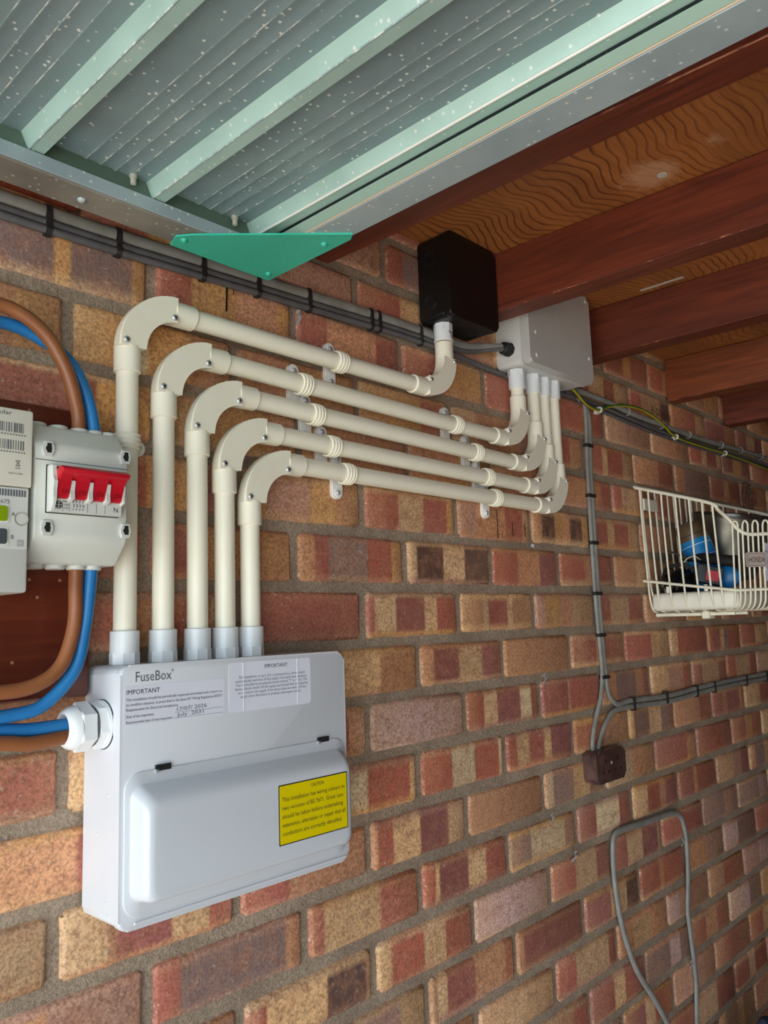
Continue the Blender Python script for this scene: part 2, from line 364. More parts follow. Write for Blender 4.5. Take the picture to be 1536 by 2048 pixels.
# bands seen on the bricks: (course, left joint in brick lengths)
PAT = {
 (-5, -1): 'T', (-5, .3): 'R1 P4 R1 B1', (-4, -1): 'T', (-4, 0): 'R4 B2 P3', (-4, 1): 'O3 B2', (-4, 2): 'O R', (-4, 3): 'R1 B3 R2 B3', (-4, 4): 'R1 B2 K1', (-4, 5): 'R4 B2',
 (-3, -2.5): 'P5 Y1 P4 Y1', (-3, -1.5): 'R2 Y3 O3 Y1', (-3, -.5): 'R2 O4 R2', (-3, .5): 'R2 Y2', (-3, 1.5): 'R2 B1', (-3, 2.5): 'R4 B1 R2', (-3, 3.5): 'T', (-3, 4.5): 'O', (-3, 5.5): 'R2 B1 R2 B1',
 (-2, -3): 'O3 Y1', (-2, -2): 'Y2 W1 Y2 O2', (-2, -1): 'O2 Y3', (-2, 0): 'Y2 R1', (-2, 1): 'B1 O2', (-2, 2): 'R3 O1', (-2, 3): 'R3 B1 R3 B2', (-2, 4): 'O3 R2', (-2, 5): 'O1 P3', (-2, 6): 'R2 B1 R2',
 (-1, -2.5): 'R4 Y2', (-1, -1.5): 'Y3 O1', (-1, -.5): 'Y1 O3', (-1, .5): 'O3 Y2', (-1, 1.5): 'O', (-1, 2.5): 'O4 R1', (-1, 3.5): 'R1 B2 O1 R2', (-1, 4.5): 'R1 O3', (-1, 5.5): 'B O',
 (0, -2): 'R2 Y2 D1', (0, -1): 'Y2 T5 Y3 O3', (0, 0): 'R3.5 B3 R3 Y1', (0, 1): 'T2 O4 R2.5 B1', (0, 2): 'O1 K1.6 Y1 O1 K1.6 Y1', (0, 3): 'R2 B1 R2 B1.5', (0, 4): 'O2 B1',
 (1, -1.5): 'R1 Y3', (1, -.5): 'O1 R1 P3 R2 Y1', (1, .5): 'B.7 K3 B2.6 K3.2', (1, 1.5): 'R3 O3 D2.5', (1, 2.5): 'R3 O1.6 R2.5', (1, 3.5): 'O2 B1.5 O1', (1, 4.5): 'O1 R1',
 (2, -1): 'R', (2, 0): 'R.8 B2.8 D4 B1.8 R3', (2, 1): 'O3 B.8 R3 B.8 O3.4', (2, 2): 'T1 Y2 O1.5 B3', (2, 3): 'R2 B3 R2.4', (2, 4): 'T', (2, 5): 'O2 B1',
 (3, -.5): 'D2 B4.5 O4', (3, .5): 'O1.2 D3 B3 D2.6', (3, 1.5): 'O', (3, 2.5): 'R3 O1 R3', (3, 3.5): 'R4 B3', (3, 4.5): 'B.8 R4', (3, 5.5): 'R1 D1.4 B1 P1 R3', (3, 6.5): 'R1 B1',
 (4, -2): 'B3 R5', (4, -1): 'R5 O1', (4, 0): 'M', (4, 1): 'R2.2 B2 D3.6 W1.8 R1.2', (4, 2): 'R3 T.3 R4', (4, 3): 'O2 P3 O1.2 D1', (4, 4): 'B2 T2 R1', (4, 5): 'D1 B2 D1', (4, 6): 'R1 B2 R1', (4, 7): 'B2 R',
 (5, -1.5): 'R2.5 B.5 M4 B.8 R2', (5, -.5): 'D2 W2 R3.5 B.6', (5, .5): 'R3.3 W2.8 R3.2 W.6', (5, 1.5): 'R1 B1.6 R2 B1 D3', (5, 2.5): 'R2 T2', (5, 3.5): 'B.5 P2.3 B2 P1.6 R.5', (5, 4.5): 'O2 R1', (5, 5.5): 'D1.6 O.8 D2.4 O1',
 (6, -3): 'R2 B3', (6, -2): 'B3 O.6 D4 B3 R2', (6, -1): 'R2 O4', (6, 0): 'O.5 R1.8 B3.4 D3.8 B2.4', (6, 1): 'O', (6, 2): 'W1 P3 B2.6 P2.2', (6, 3): 'W O', (6, 4): 'R3 O1', (6, 5): 'R', (6, 6): 'R2 Y1.2 R1.6',
 (7, -2.5): 'O2 T2', (7, -1.5): 'R1.2 P6 O1', (7, -.5): 'R.8 B4 R3', (7, .5): 'R1 B.4 D3 B2 R2.4', (7, 1.5): 'P1.6 W3 T1', (7, 2.5): 'R2 W3 R1.6', (7, 3.5): 'B2 R2 O1 D2', (7, 4.5): 'D2 O.5 R3', (7, 5.5): 'B2 T1 D1',
 (8, -2): 'R2 B3 P3', (8, -1): 'R1 B3.6 K2.6 O.4', (8, 0): 'B1 R2.8 B2 R2.6', (8, 1): 'M', (8, 2): 'R3 B3 D2', (8, 3): 'D1.6 B2 D2 B.4', (8, 4): 'R1 R', (8, 5): 'P3 T2', (8, 6): 'P2 M1',
 (9, -.5): 'O2 P4 B2', (9, .5): 'T.5 B1 D3 O3.6 R1', (9, 1.5): 'O.5 D6', (9, 2.5): 'D2.8 B2 K1.6', (9, 3.5): 'R2.4 O.6 R3', (9, 4.5): 'O3 T3', (9, 5.5): 'M2 P3',
 (10, 0): 'B2 D3', (10, 1): 'B6', (10, 2): 'R2 B4 R1', (10, 3): 'O1.5 B2 O2', (10, 4): 'M1 T3', (10, 5): 'T2 R3', (10, 6): 'T M',
 (11, 1.5): 'O3 R1', (11, 2.5): 'R3 B1.6 R3', (11, 3.5): 'P4 M2 P2', (11, 4.5): 'R1 O1 R1', (11, 5.5): 'M3 P2', (12, 2): 'D2 B1 K2', (12, 3): 'D2 B1 R2', (12, 4): 'T3 O1', (12, 5): 'R', (12, 6): 'R2 B2 D1',
}
GEN = ['R3 B1.5 R3', 'R1 B2 D3 B1 R2', 'O', 'R', 'O3 R2', 'D2 B2 D2', 'B3 R3', 'O1 P2 B1 P2', 'T', 'R2 O1 R2 B1', 'M', 'O2 Y2', 'D3 O2', 'B1 R3 B1']
rng = random.Random(21)
def brick_mesh(pat, x0, x1, zc, hz, bmx=None, fine=True):
    toks = pat.split(); bands = []
    for t in toks: bands.append((t[0], float(t[1:]) if len(t) > 1 else 1.0))
    tot = sum(w for _, w in bands)
    L = x1-x0; xs, cs = [], []; e = .0026 if fine else .003
    x = x0
    def jit(c):
        l, w = rng.uniform(.90, 1.09), rng.uniform(-5, 5)
        r_, g_, b2_ = PAL[c]; return (min(255, r_*l+w*.6), min(255, g_*l), min(255, b2_*l-w))
    cols = [jit(b_[0]) for b_ in bands]
    for i, (cde, w) in enumerate(bands):
        xn = x+L*w/tot
        xs += [x+(e if i else 0), xn-(e if i < len(bands)-1 else 0)]; cs += [cols[i], cols[i]]
        x = xn
    if len(bands) == 1: xs.insert(1, (x0+x1)/2); cs.insert(1, cols[0])
    z0, z1 = zc-hz/2, zc+hz/2
    mg = .0085+rng.random()*.0060
    edge = [jit('O'), jit('B'), jit('T'), jit('Y'), jit('B')]
    et, eb = rng.choice(edge), rng.choice(edge)
    ft, fb = rng.uniform(.2, 1.), rng.uniform(.1, .95)
    if pat in ('R', 'M', 'O', 'T', 'W'): ft *= .4; fb *= .4
    fx = rng.uniform(.0, .6)
    ty, tx = rng.uniform(-.0010, .0010), rng.uniform(-.005, .005)
    J = lambda s: rng.uniform(-s, s)
    b_ = .0040
    X = [xs[0]-.003, xs[0], xs[0]+b_]+xs[1:-1]+[xs[-1]-b_, xs[-1], xs[-1]+.003]
    C = [cs[0], cs[0], cs[0]]+cs[1:-1]+[cs[-1], cs[-1], cs[-1]]
    Z = [z0-.003, z0, z0+b_, z0+mg, z1-mg, z1-b_, z1, z1+.003]
    if not fine:
        X = [X[0]]+X[1:2]+X[3:-3]+X[-2:]; C = [C[0]]+C[1:2]+C[3:-3]+C[-2:]; Z = [Z[0], Z[1], Z[3], Z[4], Z[6], Z[7]]
    nx, nz = len(X), len(Z)
    bmx = bmx or BM(); lay = bmx.verts.layers.float_color.get('col') or bmx.verts.layers.float_color.new('col')
    g = []
    for i in range(nx):
        row = []
        for j in range(nz):
            di, dj = min(i, nx-1-i), min(j, nz-1-j)
            xx, zz = X[i], Z[j]
            d = min(di, dj)
            if d == 0: xx += J(.0012); zz += J(.0014); yy = .0085
            elif d == 1: xx += J(.0011) if di == 1 else 0; zz += J(.0013) if dj == 1 else 0; yy = .0012+J(.0007)
            elif d == 2: yy = -.0004+J(.0003)
            else: yy = -.0009
            if di <= 1 and dj <= 1:   # worn corners
                k = rng.uniform(.3, 1.)*.0032; xx += k if i <= 1 else -k; zz += k if j <= 1 else -k
            v = bmx.verts.new((xx, yy+ty+tx*(xx-x0), zz))
            col = C[i]
            if j >= nz-3: col = tuple(a*(1-ft)+q*ft for a, q in zip(col, et))
            elif j <= 2: col = tuple(a*(1-fb)+q*fb for a, q in zip(col, eb))
            if di <= 2: col = tuple(a*(1-fx)+q*fx for a, q in zip(col, et))
            v[lay] = (*(q*1.34 for q in lin(col)), 1. if d <= 1 else (.45 if d == 2 else 0.))
            row.append(v)
        g.append(row)
    for i in range(nx-1):
        for j in range(nz-1): bmx.faces.new((g[i][j], g[i+1][j], g[i+1][j+1], g[i][j+1]))
    return bmx
OFF = {-4: .0055, -3: -.0084, -2: .0007, 0: .0061, 1: -.0143, 2: .0015, 3: .007, 4: .0052, 5: -.001, 6: -.0015, 7: -.0081, 8: .0022, 9: -.0019, 10: .0008, 11: -.0026, 12: .0036}
restbm = BM(); restbm.verts.layers.float_color.new('col')
for r in range(-6, 22):
    zc = -r*CH; off = OFF.get(r, rng.uniform(-.006, .006)); h = .5 if r % 2 else 0.
    for i in range(-9, 23):
        k = i+h
        if r == -5 and k in (-.5, .5): k = k-.2
        x0, x1 = k*WP+off+.0055, (k+1)*WP+off-.0055
        if r == -5 and i == 0: x1 += .045
        if x1 < -1.74 or x0 > 4.95: continue
        x0 = max(x0, -1.745)
        pat = PAT.get((r, i+h)) or PAT.get((r, round(k, 1)))
        if not pat:
            pat = rng.choice(GEN)
            if r < 1 and rng.random() < .5: pat = pat.replace('B', 'Y')  # ochre bias on upper courses: warm light up there partly put into brick colour
        hz = CH-.0120-.006+rng.uniform(-.003, .002)
        seen = (-.80 < x1 and x0 < 2.1 and r <= 13)
        if seen:
            bmx = brick_mesh(pat, x0+.003, x1-.003, zc, hz)
            finish('brick', bmx, M_BRICK, wall, 60)
        else: brick_mesh(pat, x0+.003, x1-.003, zc, hz, restbm, False)
finish('brickwork', restbm, M_BRICK, wall, 60, 'stuff')

bm = BM(); box(bm, -1.75, 5, -2.6, .11, FLOOR-.1, FLOOR); finish('floor', bm, M_CONC, None, 0, 'structure')
bm = BM(); box(bm, -14, -1.75, -9, 9, FLOOR-.14, FLOOR-.02); finish('floor_driveway', bm, M_DRIVE, None, 0, 'structure')
bm = BM(); box(bm, -1.75, 5, -2.72, -2.6, FLOOR, .75); finish('wall_right', bm, M_PLAST, None, 0, 'structure')
bm = BM(); box(bm, 5, 5.1, -2.72, .11, FLOOR, .75); finish('wall_back', bm, M_PLAST, None, 0, 'structure')
bm = BM(); box(bm, -1.75, 5, -2.6, .0, PLY, PLY+.018); ceil = finish('ceiling', bm, M_PLY, None, 0, 'structure')
# joists: run away from the wall with the very slight skew seen in the photograph
SK = -.040
def joist(x0, x1, z0, m):
    bm = BM(); box(bm, x0, x1, -2.58, -.0015, z0, PLY-.0005, .002, 1)
    for v in bm.verts: v.co.x += v.co.y*SK
    o = finish('joist', bm, m, ceil, 30)
    bm = BM(); tube(bm, [(x0+.0006+y*SK, y, z0+.0006) for y in (-.004, -2.57)], .0013, 6, 1, smooth=False); finish('worn_arris', bm, M_ARRIS, o, 60)
for x0, m, z0 in ((-.104, M_JOIST, .360), (.2875, M_JOIST, .360), (.655, M_JOIST, .360), (1.112, M_JOIST2, .358), (1.49, M_JOIST, .355), (1.87, M_JOIST, .358), (2.26, M_JOIST, .358), (2.65, M_JOIST, .358), (3.04, M_JOIST, .358), (-.50, M_JOIST, .36), (-.9, M_JOIST, .36)):
    joist(x0, x0+.05, z0, m)
bm = BM(); box(bm, -1.74, -.445, -.034, -.0015, .2985, .345, .002, 1); finish('trim_1', bm, M_JOIST, None, 30, 'structure')

# raised up-and-over garage door: ribbed sheet in a steel frame, horizontal above the camera
DZ = .258; XE = -.233; YS = -.084
door = bpy.data.objects.new('door_1', None); COL.objects.link(door); door.location = (XE, YS, DZ); door['kind'] = 'structure'
door['label'] = 'raised ribbed green-grey steel garage door overhead'
ZP = .291
def strip(bm, prof, y0, y1, th=.0012, crest=False):
    a = [bm.verts.new((x, y0, z)) for x, z in prof]; b2 = [bm.verts.new((x, y1, z)) for x, z in prof]
    c = [bm.verts.new((x, y0, z+th)) for x, z in prof]; d = [bm.verts.new((x, y1, z+th)) for x, z in prof]
    for i in range(len(prof)-1):
        f_ = bm.faces.new((a[i], a[i+1], b2[i+1], b2[i])); f_.material_index = 1 if crest and prof[i][1] < ZP-.001 and prof[i+1][1] < ZP-.001 else 0; bm.faces.new((c[i], d[i], d[i+1], c[i+1]))
    bm.faces.new(a+c[::-1]); bm.faces.new(b2[::-1]+d)
Y0, Y1 = -.106, -2.38
RIBX = [-.2835-.1295*i for i in range(15)]
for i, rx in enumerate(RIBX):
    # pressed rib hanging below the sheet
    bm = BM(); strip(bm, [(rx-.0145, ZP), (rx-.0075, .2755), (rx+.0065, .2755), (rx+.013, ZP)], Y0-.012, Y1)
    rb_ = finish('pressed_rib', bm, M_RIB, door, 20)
    bm = BM(); tube(bm, [(rx-.0074, Y0-.014, .2757), (rx-.0074, Y1, .2757)], .0016 if i == 0 else .0008, 8, 1, smooth=False); finish('worn_edge', bm, mat('worn_steel_glint', (232, 232, 224), .35, .2) if i == 0 else M_CREST, rb_, 60)  # first rib's worn edge is near-white, its specular streak put into the colour
    # flat pan with four fine grooves to the next rib
    xa, xb = rx-.0145, rx-.1295+.013
    p = [(xb, ZP)]
    for g in (-.0870, -.0715, -.0555, -.0395):
        gx = rx+g+.006
        p += [(gx-.0042, ZP), (gx-.0006, ZP-.0011), (gx+.0006, ZP-.0011), (gx+.0042, ZP)]
    p.append((xa, ZP))
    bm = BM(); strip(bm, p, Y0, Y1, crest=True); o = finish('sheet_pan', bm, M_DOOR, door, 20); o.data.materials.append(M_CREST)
bm = BM(); strip(bm, [(RIBX[0]+.013, ZP), (XE-.005, ZP)], Y0, Y1); finish('sheet_pan', bm, M_DOOR, door, 20)
xo = RIBX[-1]-.06
for ya, yb in ((YS, YS-.042), (-2.40, -2.358)):
    ya, yb = min(ya, yb), max(ya, yb)
    bm = BM(); box(bm, xo, XE, ya, yb, DZ, DZ+.016, .0015, 1); box(bm, xo, XE, yb-.012 if yb > -1 else ya, yb if yb > -1 else ya+.012, DZ+.016, ZP+.02, .001, 1)
    sr = finish('side_rail', bm, M_RAIL, door, 30)
    if yb > -1:
        bm = BM(); box(bm, xo, XE-.044, ya-.0022, ya-.0002, DZ+.0015, DZ+.0165, .0005, 1); finish('lit_rail_face', bm, M_RAIL2, door, 30)  # paler strip puts the lit look of the rail's inner face into colour
        bm = BM(); box(bm, xo, XE-.014, ya+.001, ya+.003, DZ+.016, ZP, 0); finish('rail_web', bm, mat('dark_green_web', (84, 104, 90), .6), door, 30)
bm = BM(); box(bm, XE-.042, XE, -2.40, YS, DZ-.0008, DZ+.0135, .0015, 1); box(bm, XE-.012, XE, -2.40, YS, DZ+.0135, ZP+.02, .001, 1); finish('end_rail', bm, M_RAIL2, door, 30)
bm = BM(); box(bm, XE-.0435, XE-.0422, -2.36, YS-.03, DZ+.001, DZ+.0145); finish('rail_web', bm, mat('pale_green_web', (140, 160, 146), .5), door, 0)
bm = BM(); tube(bm, [(XE-.0428, -2.36, DZ+.0002), (XE-.0428, YS-.06, DZ+.0002)], .0009, 6, 1, smooth=False); finish('rust_line', bm, mat('pale_rust', (196, 168, 140), .8), door, 60)
bm = BM(); box(bm, xo-.04, xo, -2.40, YS, DZ, DZ+.02, .0015, 1); finish('end_rail', bm, M_RAIL2, door, 30)
bm = BM()
prism(bm, [(XE+.001, YS+.002), (XE+.001, YS-.146), (XE-.006, YS-.156), (XE-.134, YS-.036), (XE-.146, YS-.020), (XE-.140, YS+.001)], lambda u, v, d: (u, v, d), DZ-.003, DZ-.0008)
gus = finish('corner_plate', bm, M_TURQ, door, 30)
def rivet(name, x, y, z, r, m, par):
    bm = BM(); lathe(bm, (x, y, z), (0, 0, -1), [(0, r), (r*.35, r*.9), (r*.7, r*.5), (r*.75, 0)], 12); return finish(name, bm, m, par, 60)
for x, y in ((XE-.012, YS-.014), (XE-.135, YS-.020), (XE-.014, YS-.118)): rivet('rivet', x, y, DZ-.003, .0042, M_TURQ, gus)
rivet('rivet', -.487, YS-.020, DZ, .0045, M_RAIL2, door)
for x in (-.445, -.318):
    bm = BM(); lathe(bm, (x, -.130, ZP), (0, 0, -1), [(0, .004), (.004, .004), (.0045, .0030), (.011, .0030), (.012, .0)], 12); finish('sheet_bolt', bm, M_CAP if x > 0 else M_SEAL, door, 40)

# ------------------------------------------------------------------ consumer unit
cu = thing('consumer_unit', 'large white steel fuse box with a hinged front flap and stickers', 'fuse box', (-.27, 0, -.463))
CX0, CX1, CZ0, CZ1 = -.424, -.1165, -.463, -.2095
bm = BM(); prism(bm, rrect(CX0, CX1, CZ0, CZ1, .010), XZ, -.0015, -.064, .0012, 1); finish('back_box', bm, M_CU, cu)
bm = BM(); prism(bm, rrect(CX0-.0012, CX1+.0012, CZ0-.0012, CZ1+.0012, .011), XZ, -.0645, -.078, .003, 3); finish('front_cover', bm, M_CU, cu)
# flap: flat skirt, then a bulged door with soft edges
def rr_ring(bm, x0, x1, z0, z1, r, y, k=6): return [bm.verts.new((u, y, v)) for u, v in rrect(x0, x1, z0, z1, r, k)]
bm = BM()
FX0, FX1 = -.4205, -.1195
rs = [rr_ring(bm, FX0, FX1, -.4530, -.3150, .018, -.078), rr_ring(bm, FX0, FX1, -.4530, -.3150, .018, -.0795), rr_ring(bm, FX0+.001, FX1-.001, -.4520, -.3160, .017, -.0802),
      rr_ring(bm, -.4150, -.1240, -.4400, -.3260, .014, -.0805), rr_ring(bm, -.4135, -.1255, -.4385, -.3275, .013, -.0822), rr_ring(bm, -.4105, -.1285, -.4375, -.3345, .012, -.094),
      rr_ring(bm, -.4080, -.1310, -.4365, -.3400, .011, -.1000), rr_ring(bm, -.4040, -.1350, -.4335, -.3450, .010, -.1028), rr_ring(bm, -.3990, -.1400, -.4300, -.3500, .009, -.1033)]
skin(bm, rs); flap = finish('hinged_flap', bm, M_CUFLAP, cu, 50)
bm = BM(); box(bm, FX0+.012, FX1-.002, -.0795, -.0778, -.4600, -.4568, .0007, 1); finish('cover_lip', bm, M_CU, cu)
for hx in (-.3775, -.156):
    bm = BM(); box(bm, hx-.0085, hx+.0085, -.0812, -.0778, -.3166, -.3108); h = finish('hinge', bm, M_DARK, flap, 0)
    bm = BM(); cyl(bm, (hx-.0095, -.0808, -.3165), (hx-.0065, -.0808, -.3165), .002, 10); finish('hinge_pin', bm, M_SILVER, cu)
for y, z in ((-.0543, -.3376), (-.0315, -.3775), (-.0519, -.4404), (-.0572, -.4519)):
    bm = BM(); lathe(bm, (CX0+.0004, y, z), (-1, 0, 0), [(0, .0022), (.0008, .0019), (.0014, .0008), (.0015, 0)], 10); finish('dimple', bm, M_CU, cu)
bm = BM()
text('maker_logo', 'FuseBox', -.4095, -.2255, -.0783, M_INK2, cu, size=.0145, width=.0415); bm.free()
text('maker_logo', '*', -.3675, -.2205, -.0783, M_INK2, cu, size=.008)
l1 = plate('inspection_sticker', -.4212, -.3000, -.2690, -.2292, -.0778, -.0782, .004, M_LABEL, cu)
yT = -.0784
text('lettering', 'IMPORTANT', -.4190, -.2378, yT, M_INK, l1, size=.0068, width=.0375)
for i, (s, w) in enumerate((('This installation should be periodically inspected and tested and a report on', .1155), ('its condition obtained, as prescribed in the latest IET Wiring Regulations BS7671', .1155), ('Requirements for Electrical Installations.', .060))):
    text('lettering', s, -.4190, -.2442-i*.0050, yT, M_INK, l1, size=.0040, width=w)
text('lettering', 'Date of last inspection:', -.4190, -.2608, yT, M_INK, l1, size=.0040, width=.0310)
text('lettering', 'Recommended date of next inspection:', -.4190, -.2665, yT, M_INK, l1, size=.0040, width=.0530)
text('lettering', '.'*36, -.3630, -.2608, yT, M_INK, l1, size=.0052, width=.0600)
text('lettering', '.'*36, -.3640, -.2665, yT, M_INK, l1, size=.0052, width=.0610)
text('handwriting', '17/07/ 2026', -.3620, -.2596, yT-.0001, M_INK2, l1, size=.0058, width=.0370, tilt=.03)
text('handwriting', 'July  2031', -.3600, -.2652, yT-.0001, M_INK2, l1, size=.0056, width=.0330, tilt=.03)
l2 = plate('test_sticker', -.2944, -.1730, -.2684, -.2135, -.0778, -.0782, .004, M_LABEL, cu)
text('lettering', 'IMPORTANT', -.2440, -.2220, yT, M_INK, l2, size=.0062, width=.0340)
for i, (s, x, w) in enumerate((('This installation, or part of it, is protected by a device which', -.2810, .0990), ('automatically switches off the supply if an earth fault develops.', -.2850, .1060), ('Test six-monthly by pressing the button marked "T" or "Test". The', -.2850, .1060),
      ('device should switch off the supply and should then be switched', -.2860, .1080), ('on to restore the supply. If the device does not switch off the', -.2820, .1010), ('supply when the button is pressed, seek expert advice.', -.2790, .0900))):
    text('lettering', s, x, -.2318-i*.0043, yT, M_INK2, l2, size=.0042, width=w)
for x in (-.2745, -.1945):
    bm = BM(); box(bm, x, x+.0010, -.0786, -.0781, -.268, -.214); finish('crease', bm, M_LABEL, l2, 0)
yl = plate('caution_label', -.2460, -.1400, -.4168, -.3516, -.1030, -.1036, .0008, M_INK, flap, k=1)
yy = plate('label_field', -.2448, -.1412, -.4156, -.3528, -.1034, -.10375, .0006, M_YLAB, cu, k=1)
text('lettering', 'CAUTION', -.1985, -.3602, -.1040, M_INK, yy, size=.0056, width=.0200)
for i, (s, w) in enumerate((('This installation has wiring colours to', .0965), ('two versions of BS 7671. Great care', .0940), ('should be taken before undertaking', .0930), ('extension, alteration or repair that all', .0965), ('conductors are correctly identified.', .0910))):
    text('lettering', s, -.2415, -.3700-i*.0092, -.1040, M_INK, yy, size=.0066, width=w)
# cable gland on the left side
gl = BM(); gx, gy, gz = CX0, -.040, -.268
lathe(gl, (gx, gy, gz), (-1, 0, 0), [(0, .0245), (.002, .0245), (.002, .0235), (.004, .0235)], 32); gland = finish('cable_gland', gl, M_ADAPT, cu)
bm = BM(); lathe(bm, (gx+.0002, gy, gz), (-1, 0, 0), [(0, .0252), (.0010, .0252)], 32); finish('gasket', bm, M_DARK, gland)
bm = BM(); lathe(bm, (gx-.004, gy, gz), (-1, 0, 0), [(0, .0245), (.0085, .0245)], 6, ph=.3); finish('base_hexagon', bm, M_ADAPT, gland, 20)
bm = BM(); lathe(bm, (gx-.0125, gy, gz), (-1, 0, 0), [(0, .0205), (.003, .0205)], 24); finish('thread_ring', bm, M_GREYD, gland)
bm = BM(); lathe(bm, (gx-.0150, gy, gz), (-1, 0, 0), [(0, .0225), (.0015, .0248), (.015, .0248), (.0165, .0225)], 6, ph=.05); finish('dome_nut', bm, M_ADAPT, gland, 20)
bm = BM(); lathe(bm, (gx-.0310, gy, gz), (-1, 0, 0), [(0, .0222), (.004, .0214), (.008, .0196), (.0108, .0168), (.0115, .0150), (.0105, .0142), (.006, .0140), (.0, .0140)], 32, caps=False); finish('dome_lip', bm, M_ADAPT, gland, 50)
bm = BM(); lathe(bm, (gx-.0315, gy, gz), (-1, 0, 0), [(0, .0141), (.0005, .0141)], 24); finish('gland_bore', bm, M_DARK, gland)

# ------------------------------------------------------------------ conduit runs
PY = -.026; RP = .0124; RS = .0152; RM = .058
def elbow(par, X, Z, kind):
    """inspection elbow: kind 'up' = riser below turning right; 'dn' = from the left turning up"""
    if kind == 'up': cx, cz, a0, a1 = X+RM, Z-RM, 180., 90.
    else: cx, cz, a0, a1 = X-RM, Z+RM, 270., 360.
    prof = []
    hw = .0152
    for i in range(9):
        a = PI*i/8; prof.append((hw*math.cos(a), .0004+hw*math.sin(a)))       # rounded back
    prof += [(-hw, -.0095), (-hw+.002, -.0118), (hw-.002, -.0118), (hw, -.0095)]
    rings = []; bm = BM(); n = 14
    for i in range(n+1):
        a = math.radians(a0+(a1-a0)*i/n); d = V((math.cos(a), 0, math.sin(a)))
        rings.append([bm.verts.new(V((cx, PY, cz))+d*(RM+u)+V((0, v, 0))) for u, v in prof])
    skin(bm, rings); e = finish('elbow', bm, M_PVC, par, 40)
    # inspection cover
    bm = BM(); pl = []
    for i in range(n+1):
        a = math.radians(a0+(a1-a0)*i/n); pl.append((cx+math.cos(a)*(RM+.0150), cz+math.sin(a)*(RM+.0150)))
    for i in range(n, -1, -1):
        a = math.radians(a0+(a1-a0)*i/n); pl.append((cx+math.cos(a)*(RM-.0165), cz+math.sin(a)*(RM-.0165)))
    prism(bm, pl, XZ, PY-.0118, PY-.0140, .0004, 1); cv = finish('inspection_cover', bm, M_PVC, e, 30)
    # sockets
    L = .030
    ends = []
    a = math.radians(a0); p = V((cx+math.cos(a)*RM, PY, cz+math.sin(a)*RM)); t0 = V((0, 0, -1)) if kind == 'up' else V((-1, 0, 0)); ends.append((p, t0))
    a = math.radians(a1); p = V((cx+math.cos(a)*RM, PY, cz+math.sin(a)*RM)); t1 = V((1, 0, 0)) if kind == 'up' else V((0, 0, 1)); ends.append((p, t1))
    for p, t in ends:
        bm = BM(); lathe(bm, p-t*.002, t, [(0, RS), (L-.001, RS), (L, RS-.0008), (L, RP-.0002)], 28); finish('socket', bm, M_PVC, e)
    # cover screws: one near each end, on the corner of the cover
    s1 = ends[0][0]+(V((-.0085, 0, .0065)) if kind == 'up' else V((.005, 0, .0105)))
    s2 = ends[1][0]+(V((-.005, 0, -.0105)) if kind == 'up' else V((.0105, 0, -.005)))
    for s in (s1, s2):
        bm = BM(); lathe(bm, (s.x, PY-.0138, s.z), (0, -1, 0), [(0, .0038), (.0012, .0036), (.0022, .0022), (.0024, 0)], 14); sc = finish('cover_screw', bm, M_SILVER, e, 60)
        bm = BM(); lines(bm, [(s.x-.0019, s.z-.0008, s.x+.0019, s.z+.0008), (s.x-.0008, s.z+.0019, s.x+.0008, s.z-.0019)], PY-.01635, .0009); finish('cover_screw', bm, M_DARK, e, 0)
    am = math.radians((a0+a1)/2); c0 = V((cx+math.cos(am)*(RM+.001), 0, cz+math.sin(am)*(RM+.001)))
    sgn = 1 if kind == 'up' else -1
    rot = 0. if kind == 'up' else PI
    text('maker_mark', 'MK', 0, 0, 0, M_PVCW, e, size=.0085, align='CENTER', plane=lambda a, b: V((c0.x+(a-.001)*sgn, PY-.01415, c0.z+(b)*sgn)))
    bm = BM(); segs = []
    for i in range(8):
        q0, q1 = math.radians(200+140*i/8), math.radians(200+140*(i+.8)/8)
        segs.append((c0.x+sgn*.0068*math.cos(q0), c0.z+sgn*(.0010+.0068*math.sin(q0)), c0.x+sgn*.0068*math.cos(q1), c0.z+sgn*(.0010+.0068*math.sin(q1))))
    lines(bm, segs, PY-.01412, .0005); finish('maker_mark', bm, M_PVCW, e, 0)
    return ends
def pipe(par, p0, p1):
    bm = BM(); cyl(bm, p0, p1, RP, 28); return finish('pipe', bm, M_PVC, par)
def adaptor(par, x, z, dirz, L=.036):
    """female adaptor against a box face at z; body runs along dirz (+1 up / -1 down)"""
    bm = BM(); lathe(bm, (x, PY, z), (0, 0, dirz), [(.0115, RS+.0004), (L-.001, RS+.0004), (L, RS-.0006), (L, RP-.0002)], 28); a = finish('adaptor', bm, M_ADAPT, par)
    bm = BM(); lathe(bm, (x, PY, z), (0, 0, dirz), [(0, RS+.0008), (.0120, RS+.0008)], 8, ph=.2); finish('adaptor_hexagon', bm, M_ADAPT, a, 15)
